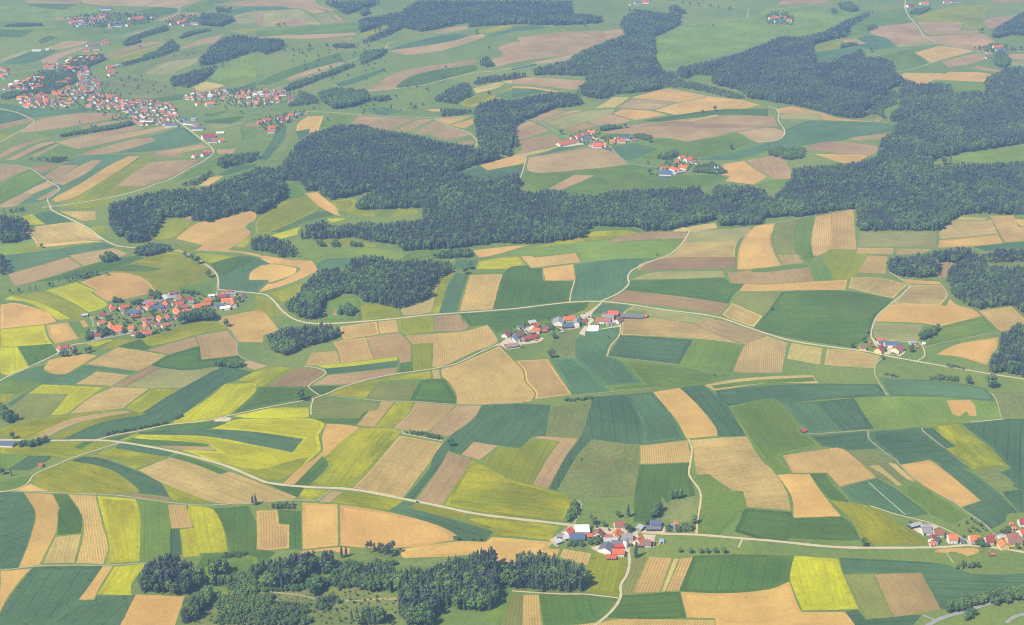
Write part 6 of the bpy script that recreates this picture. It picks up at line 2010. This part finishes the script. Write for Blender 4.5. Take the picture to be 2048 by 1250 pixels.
def bark_mat(name, c):
    m = N('bark_' + name, .95, .05)
    p = m.new('ShaderNodeTexCoord').outputs['Object']
    return m.base(m.mix(m.noise(p, 2.0, 3.0), srgb(*c, ALB), tuple(q * .5 for q in srgb(*c, ALB))))
BS, BB = bark_mat('conifer', (158, 136, 116)), bark_mat('broadleaf', (120, 108, 92))
TR = random.Random(11)
def trunk_vf(h, r, limbs=()):
    v, f = [], []
    def tube(p, q, r0, r1, n=6):
        p, q = Vector(p), Vector(q); d = (q - p).normalized()
        a = d.orthogonal().normalized(); b = d.cross(a); k0 = len(v)
        for c, rr in ((p, r0), (q, r1)):
            for k in range(n):
                an = 2 * math.pi * k / n
                v.append(tuple(c + a * math.cos(an) * rr + b * math.sin(an) * rr))
        for k in range(n): f.append((k0 + k, k0 + (k + 1) % n, k0 + n + (k + 1) % n, k0 + n + k))
    tube((0, 0, -.6), (0, 0, h * .5), r, r * .7); tube((0, 0, h * .5), (0, 0, h), r * .7, r * .2)
    for l in limbs: tube(*l)
    return v, f
def spruce(h=22.0):
    v, f = [], []
    R = TR.uniform(2.5, 3.2); nl = TR.randint(9, 11); z0 = h * TR.uniform(.08, .22)
    lean = (TR.uniform(-.3, .3), TR.uniform(-.3, .3))
    for i in range(nl):
        t = i / (nl - 1)
        z = z0 + (h - z0) * (t ** .92) * .97
        r = R * (1 - t) ** .8 * (1 if t > .12 else .82) + .18
        n = TR.randint(6, 8) if t < .8 else 5
        dz = (h - z0) / nl * TR.uniform(1.35, 1.7)
        cx, cy_ = lean[0] * t, lean[1] * t
        k0 = len(v)
        v.append((cx, cy_, min(h, z + dz)))
        ph = TR.uniform(0, 6)
        for k in range(n):
            an = ph + 2 * math.pi * k / n + TR.uniform(-.22, .22)
            rr = r * TR.uniform(.72, 1.22); a2 = an + math.pi / n
            v.append((cx + rr * math.cos(an), cy_ + rr * math.sin(an), z - r * TR.uniform(.1, .34)))
            v.append((cx + rr * .5 * math.cos(a2), cy_ + rr * .5 * math.sin(a2), z + r * .12))
        m = 2 * n
        for k in range(m): f.append((k0, k0 + 1 + k, k0 + 1 + (k + 1) % m))
    return (v, f), trunk_vf(h * .96, .26), FS, BS
def blob(v, f, c, r, n, size, core=.82):
    # leaf clumps set all over an uneven ball, with a ragged core behind them
    k0 = len(v); ico = [(0, 0, 1)] + [(.894 * math.cos(2 * math.pi * k / 5), .894 * math.sin(2 * math.pi * k / 5), .447) for k in range(5)] + \
        [(.894 * math.cos(2 * math.pi * (k + .5) / 5), .894 * math.sin(2 * math.pi * (k + .5) / 5), -.447) for k in range(5)] + [(0, 0, -1)]
    for p in ico:
        q = core * r * TR.uniform(.7, 1.05); v.append((c[0] + p[0] * q, c[1] + p[1] * q, c[2] + p[2] * q * .85))
    T = [(0, 1 + k, 1 + (k + 1) % 5) for k in range(5)] + [(1 + k, 6 + k, 1 + (k + 1) % 5) for k in range(5)] + \
        [(6 + k, 6 + (k + 1) % 5, 1 + (k + 1) % 5) for k in range(5)] + [(11, 6 + (k + 1) % 5, 6 + k) for k in range(5)]
    f += [tuple(k0 + q for q in t) for t in T]
    for _ in range(n):
        zz = TR.uniform(-.7, 1); an = TR.uniform(0, 2 * math.pi); s = math.sqrt(max(0, 1 - zz * zz))
        d = Vector((s * math.cos(an), s * math.sin(an), zz))
        p = Vector(c) + Vector((d.x, d.y, d.z * .85)) * r * TR.uniform(.82, 1.12)
        nn = (d + Vector((TR.uniform(-.7, .7), TR.uniform(-.7, .7), TR.uniform(-.2, .9)))).normalized()
        a = nn.orthogonal().normalized(); b = nn.cross(a)
        ro = TR.uniform(0, 6.3); a, b = a * math.cos(ro) + b * math.sin(ro), b * math.cos(ro) - a * math.sin(ro)
        q = size * TR.uniform(.6, 1.25); k = len(v)
        v.extend(tuple(p + a * x + b * y) for x, y in ((-q, -q * .5), (q * .2, -q * .8), (q, q * .1), (q * .1, q * .8), (-q * .8, q * .5)))
        f.append((k, k + 1, k + 2, k + 3, k + 4))
def pine(h=22.0):
    v, f = [], []
    zc = h * .74
    limbs = []
    for _ in range(9):
        an = TR.uniform(0, 6.3); rr = TR.uniform(.3, 2.1); z = zc + TR.uniform(-.16, .2) * h
        blob(v, f, (rr * math.cos(an), rr * math.sin(an), z), TR.uniform(1.1, 1.7), 12, .7)
        limbs.append(((0, 0, z - 1.2), (rr * math.cos(an), rr * math.sin(an), z), .1, .04, 4))
    return (v, f), trunk_vf(h * .92, .3, limbs), FP, BS
def broad(h=15.0, shrub=False):
    v, f = [], []
    limbs = []
    rx = h * TR.uniform(.3, .36); z0 = h * (.22 if not shrub else .02)
    n = TR.randint(9, 12)
    for i in range(n):
        t = (i + .5) / n
        an = i * 2.4 + TR.uniform(-.5, .5)
        zz = z0 + (h - z0) * (.2 + .66 * t)
        prof = math.sin(math.pi * min(1, (.18 + .8 * t))) ** .7
        rr = rx * .78 * prof * TR.uniform(.45, 1.0) * (1 if i < n - 1 else .1)
        r = h * TR.uniform(.13, .19)
        c = (rr * math.cos(an), rr * math.sin(an), zz)
        blob(v, f, c, r, 26, h * .042)
        limbs.append(((0, 0, h * (.2 + .3 * t)), c, h * .012, h * .004, 4))
    return (v, f), trunk_vf(h * .6, h * .022, limbs), FB, BB
KINDS = [spruce() for _ in range(6)] + [pine() for _ in range(4)] + [broad() for _ in range(6)] + [broad(15, True) for _ in range(3)]
NOM = [22] * 10 + [15] * 9
KR = {'S': (0, 6), 'P': (6, 10), 'B': (10, 16), 'U': (16, 19)}
PROTO = bpy.data.collections.new('tree_kinds')
CROWN, TRUNK = [], []
for i, ((cv, cf), (tv, tf), fm, bm_) in enumerate(KINDS):
    nm = 'spruce' if i < 6 else 'pine' if i < 10 else 'broadleaf'
    cm = bpy.data.meshes.new(nm + '_crown'); cm.from_pydata(cv, [], cf); cm.materials.append(fm); cm.update(); CROWN.append(cm)
    tm = bpy.data.meshes.new(nm + '_trunk'); tm.from_pydata(tv, [], tf); tm.materials.append(bm_); tm.update(); TRUNK.append(tm)
    me = bpy.data.meshes.new(nm); k = len(cv)
    me.from_pydata(cv + tv, [], cf + [tuple(q + k for q in t) for t in tf]); me.materials.append(fm); me.materials.append(bm_)
    me.polygons.foreach_set('material_index', [0] * len(cf) + [1] * len(tf)); me.update()
    o = bpy.data.objects.new('kind_%02d' % i, me); PROTO.objects.link(o)
def scatter_group():
    g = bpy.data.node_groups.new('tree_scatter', 'GeometryNodeTree')
    g.interface.new_socket('Geometry', in_out='INPUT', socket_type='NodeSocketGeometry'); g.interface.new_socket('Geometry', in_out='OUTPUT', socket_type='NodeSocketGeometry')
    n, l = g.nodes, g.links
    gi, go_ = n.new('NodeGroupInput'), n.new('NodeGroupOutput')
    ci = n.new('GeometryNodeCollectionInfo'); ci.inputs['Collection'].default_value = PROTO
    ci.inputs['Separate Children'].default_value = True; ci.inputs['Reset Children'].default_value = True
    ip = n.new('GeometryNodeInstanceOnPoints'); ip.inputs['Pick Instance'].default_value = True
    def attr(nm, t):
        a = n.new('GeometryNodeInputNamedAttribute'); a.data_type = t; a.inputs['Name'].default_value = nm
        return [o for o in a.outputs if o.enabled and o.name == 'Attribute'][0]
    l.new(gi.outputs[0], ip.inputs['Points']); l.new(ci.outputs[0], ip.inputs['Instance'])
    l.new(attr('idx', 'INT'), ip.inputs['Instance Index'])
    er = n.new('FunctionNodeEulerToRotation'); l.new(attr('rot', 'FLOAT_VECTOR'), er.inputs[0]); l.new(er.outputs[0], ip.inputs['Rotation'])
    l.new(attr('scl', 'FLOAT_VECTOR'), ip.inputs['Scale'])
    l.new(ip.outputs[0], go_.inputs[0])
    return g
SG = scatter_group()
def stuff_trees(name, lst, label, cat):
    me = bpy.data.meshes.new(name); me.from_pydata([(t[0], t[1], t[2]) for t in lst], [], [])
    a = me.attributes.new('idx', 'INT', 'POINT'); a.data.foreach_set('value', [t[3] for t in lst])
    a = me.attributes.new('rot', 'FLOAT_VECTOR', 'POINT'); a.data.foreach_set('vector', [q for t in lst for q in (0, 0, t[5])])
    a = me.attributes.new('scl', 'FLOAT_VECTOR', 'POINT'); a.data.foreach_set('vector', [q for t in lst for q in (t[4] * t[6], t[4] * t[6], t[4])])
    o = link(bpy.data.objects.new(name, me))
    md = o.modifiers.new('trees', 'NODES'); md.node_group = SG
    return tag(o, label, cat, kind='stuff')
def tree_obj(name, t, label, group):
    x, y, z, idx, s, rz, wd = t[:7]
    r = bpy.data.objects.new(name, None); r.location = (x, y, z); r.rotation_euler = (0, 0, rz); r.scale = (s * wd, s * wd, s); link(r)
    link(bpy.data.objects.new('crown', CROWN[idx]), r); link(bpy.data.objects.new('trunk', TRUNK[idx]), r)
    return tag(r, label, 'tree', group)
FT = [(x, y, math.cos(r), math.sin(r), a, b) for x, y, a, b, r in FOOT]
def free(x, y, m=2.0):
    for fx, fy, c, s, a, b in FT:
        dx, dy = x - fx, y - fy
        if abs(dx) > 45 or abs(dy) > 45: continue
        if abs(dx * c + dy * s) < a + m and abs(-dx * s + dy * c) < b + m: return False
    return True
ALLT = []       # (tree tuple, group letter, px height, stand index)
STANDS = []
nr = np.random.default_rng(5)
for si, ln in enumerate(FORESTS.strip().splitlines()):
    tile, mixs, hs, desc, pts = ln.split('|')
    onlyp = mixs.endswith('P'); mixv = float(mixs.rstrip('P')); hgt = float(hs.split(':')[0])
    STANDS.append(desc)
    poly = [tp(tile, s) for s in pts.split()]
    gp = [ground(*p) for p in poly]
    x0, x1 = min(p[0] for p in gp) - 5, max(p[0] for p in gp) + 5; y0, y1 = min(p[1] for p in gp) - 60, max(p[1] for p in gp) + 5
    ym = (y0 + y1) / 2
    sp = (4.6 + .75 * max(0, ym / 1000 - 1.4)) * (1 if hgt > 12 else .45 + .55 * hgt / 12)
    if ':' in hs: sp = float(hs.split(':')[1])
    X, Y = np.meshgrid(np.arange(x0, x1, sp), np.arange(y0, y1, sp * 1.05))
    X = (X + nr.uniform(-.42, .42, X.shape) * sp).ravel(); Y = (Y + nr.uniform(-.42, .42, Y.shape) * sp).ravel()
    Z = hlv(X, Y)
    hvar = hgt * nr.uniform(.72, 1.12, X.shape) * (1 + .1 * np.sin(X / 37 + Y / 51))
    pbx, pby = proj(X, Y, Z)
    ptx, pty = proj(X, Y, Z + hvar * (.86 if hgt > 13 else .45))
    ok = pip(pbx, pby, poly) & pip(ptx, pty, poly) & (pbx > -60) & (pbx < 2108) & (pty < 1275) & (pby > -25)
    # patches of leafy trees inside, more of them along the lower edge
    ex, ey = proj(X, Y - 16, Z)
    edge = ~pip(ex, ey, poly)
    nz = np.sin(X / 61 + 1.7 * np.sin(Y / 83)) * np.sin(Y / 57 + 1.1 * np.sin(X / 97 + 1)) * .5 + .5
    pb = np.clip(mixv * (.3 + 1.5 * nz ** 2), 0, 1)
    if mixv >= .9: pb = np.ones_like(pb)
    elif not onlyp: pb = np.where(edge, np.maximum(pb, .28 if mixv < .2 else .36), pb)
    u = nr.uniform(0, 1, X.shape)
    for i in np.nonzero(ok)[0]:
        x, y = float(X[i]), float(Y[i])
        if hgt < 18 and not free(x, y): continue
        if onlyp: k = 'P'
        elif u[i] < pb[i]: k = 'B' if hgt > 10 else 'U'
        else: k = 'S' if nr.random() > .3 or hgt < 16 else 'P'
        hh = float(hvar[i]) * (.85 if k == 'B' and mixv < .8 else 1)
        idx = int(nr.integers(*KR[k]))
        s = hh / NOM[idx]
        wd = {'S': 1.05, 'P': 1.0, 'B': .95, 'U': 1.25}[k] * (sp / 5.2 if sp > 5.2 and k in 'SP' else 1) * float(nr.uniform(.88, 1.15))
        ALLT.append(((x, y, float(Z[i]), idx, s, float(nr.uniform(0, 6.28)), wd), k, float(pby[i] - pty[i]) * (1 if -10 < ptx[i] < 2058 and pty[i] < 1240 else .01), si))
print('TREES', len(ALLT))
# single trees, each told by its place
srec = []
NS = 0
for ln in SINGLES.strip().splitlines():
    t = ln.split(None, 4)
    x, y = ground(*tp(t[0], t[1])); h = float(t[2])
    idx = TR.choice(range(*KR[t[3]])); s = h / NOM[idx]
    name = 'spruce_tree' if t[3] == 'S' else 'broadleaf_tree'
    o = tree_obj(name, (x, y, hl(x, y), idx, s, TR.uniform(0, 6.28), 1.35 if t[3] == 'S' else 1.15), t[4] if len(t) > 4 else None, None)
    if len(t) > 4 and 'row of six' in t[4]: o['group'] = 'row of six round trees by the field'
    if len(t) < 5:
        pl = {'Z2': 'in the orchard and gardens of the right hamlet', 'Z3': 'around the double farm hamlet', 'Z4': 'in the middle left village gardens', '42': 'at the foot of the wide tan field'}.get(t[0], 'on the far upper fields')
        srec.append((o, 'small round tree' if h < 9 else 'round tree', '', pl, tp(t[0], t[1])[0])); o['group'] = 'trees ' + pl
    NS += t[3] != 'S'
label_set(srec)
con = sorted((t for t in ALLT if t[1] in 'SP'), key=lambda t: -t[2])
lea = sorted((t for t in ALLT if t[1] in 'BU'), key=lambda t: -t[2])
solo = con[:285] + lea[:295 - NS]
rest = con[285:] + lea[295 - NS:]
for t, k, px, si in solo:
    nm = {'S': 'spruce_tree', 'P': 'pine_tree', 'B': 'broadleaf_tree', 'U': 'broadleaf_tree'}[k]
    wd = {'S': 'dark spruce', 'P': 'bare-trunked pine', 'B': 'leafy tree', 'U': 'leafy bush'}[k]
    tree_obj(nm, t, '%s in %s' % (wd, STANDS[si]), '%ss in %s' % (wd, STANDS[si]))
by = {}
for t, k, px, si in rest: by.setdefault(si, []).append(t)
for si, lst in by.items():
    d = STANDS[si]
    nm = 'hedge' if 'hedge' in d else 'bushes' if 'bush' in d or 'shrub' in d else 'forest' if len(lst) > 1500 else 'woodland'
    stuff_trees(nm, lst, d[4:] if d.startswith('the ') else d, {'bushes': 'bushes'}.get(nm, nm))
# ---------------------------------------------------------------- camera, sun, sky, air
cam = bpy.data.cameras.new('camera'); co = link(bpy.data.objects.new('camera', cam))
cam.sensor_width = 36; cam.lens = 36 * F / 2048
cam.clip_start = 1; cam.clip_end = 60000
co.location = (0, 0, H); co.rotation_euler = (math.pi / 2 - TH, 0, 0)
SC.camera = co
AZ = math.atan2(-1.0, -.75)        # the sun stands left of the camera and a little behind it
EL = math.radians(52)
sdir = Vector((math.sin(AZ) * math.cos(EL), math.cos(AZ) * math.cos(EL), math.sin(EL)))
sun = bpy.data.lights.new('sun', 'SUN'); sun.energy = 4.6; sun.angle = math.radians(.5); sun.color = (1, .915, .78)
so = link(bpy.data.objects.new('sun', sun)); so.location = (0, 0, 3000)
so.rotation_euler = (-sdir).to_track_quat('-Z', 'Y').to_euler()
w = bpy.data.worlds.new('World'); SC.world = w; w.use_nodes = True
sk = w.node_tree.nodes.new('ShaderNodeTexSky'); sk.sky_type = 'NISHITA'; sk.sun_disc = False
sk.sun_elevation = EL; sk.sun_rotation = AZ % (2 * math.pi)
bg = w.node_tree.nodes['Background']; bg.inputs['Strength'].default_value = .085
w.node_tree.links.new(sk.outputs[0], bg.inputs[0])
SC.view_settings.view_transform = 'Standard'; SC.view_settings.look = 'None'
SC.view_settings.exposure = EXPO
hv = [(x, y, z) for z in (-60, 1060) for x, y in ((-9000, -2500), (9000, -2500), (9000, 11000), (-9000, 11000))]
hf = [(3, 2, 1, 0), (4, 5, 6, 7), (0, 1, 5, 4), (1, 2, 6, 5), (2, 3, 7, 6), (3, 0, 4, 7)]
hm = bpy.data.materials.new('haze_air'); hm.use_nodes = True
hm.node_tree.nodes.clear()
out = hm.node_tree.nodes.new('ShaderNodeOutputMaterial'); pv = hm.node_tree.nodes.new('ShaderNodeVolumePrincipled')
pv.inputs['Color'].default_value = HAZE_COL; pv.inputs['Density'].default_value = HAZE; pv.inputs['Anisotropy'].default_value = 0.0
hm.node_tree.links.new(pv.outputs[0], out.inputs['Volume'])
if HAZE > 0:
    ho = mesh_obj('haze', hv, hf, hm); tag(ho, 'pale blue summer haze filling the air over the fields', 'haze', kind='stuff')
SC.render.engine = 'CYCLES'
cy = SC.cycles
cy.max_bounces = 4; cy.diffuse_bounces = 2; cy.glossy_bounces = 1; cy.transmission_bounces = 2; cy.volume_bounces = 1; cy.transparent_max_bounces = 4
cy.use_denoising = DENOISE; cy.filter_width = 1.15
try: cy.denoiser = 'OPENIMAGEDENOISE'; cy.denoising_input_passes = 'RGB_ALBEDO_NORMAL'
except Exception: pass
cy.caustics_reflective = False; cy.caustics_refractive = False
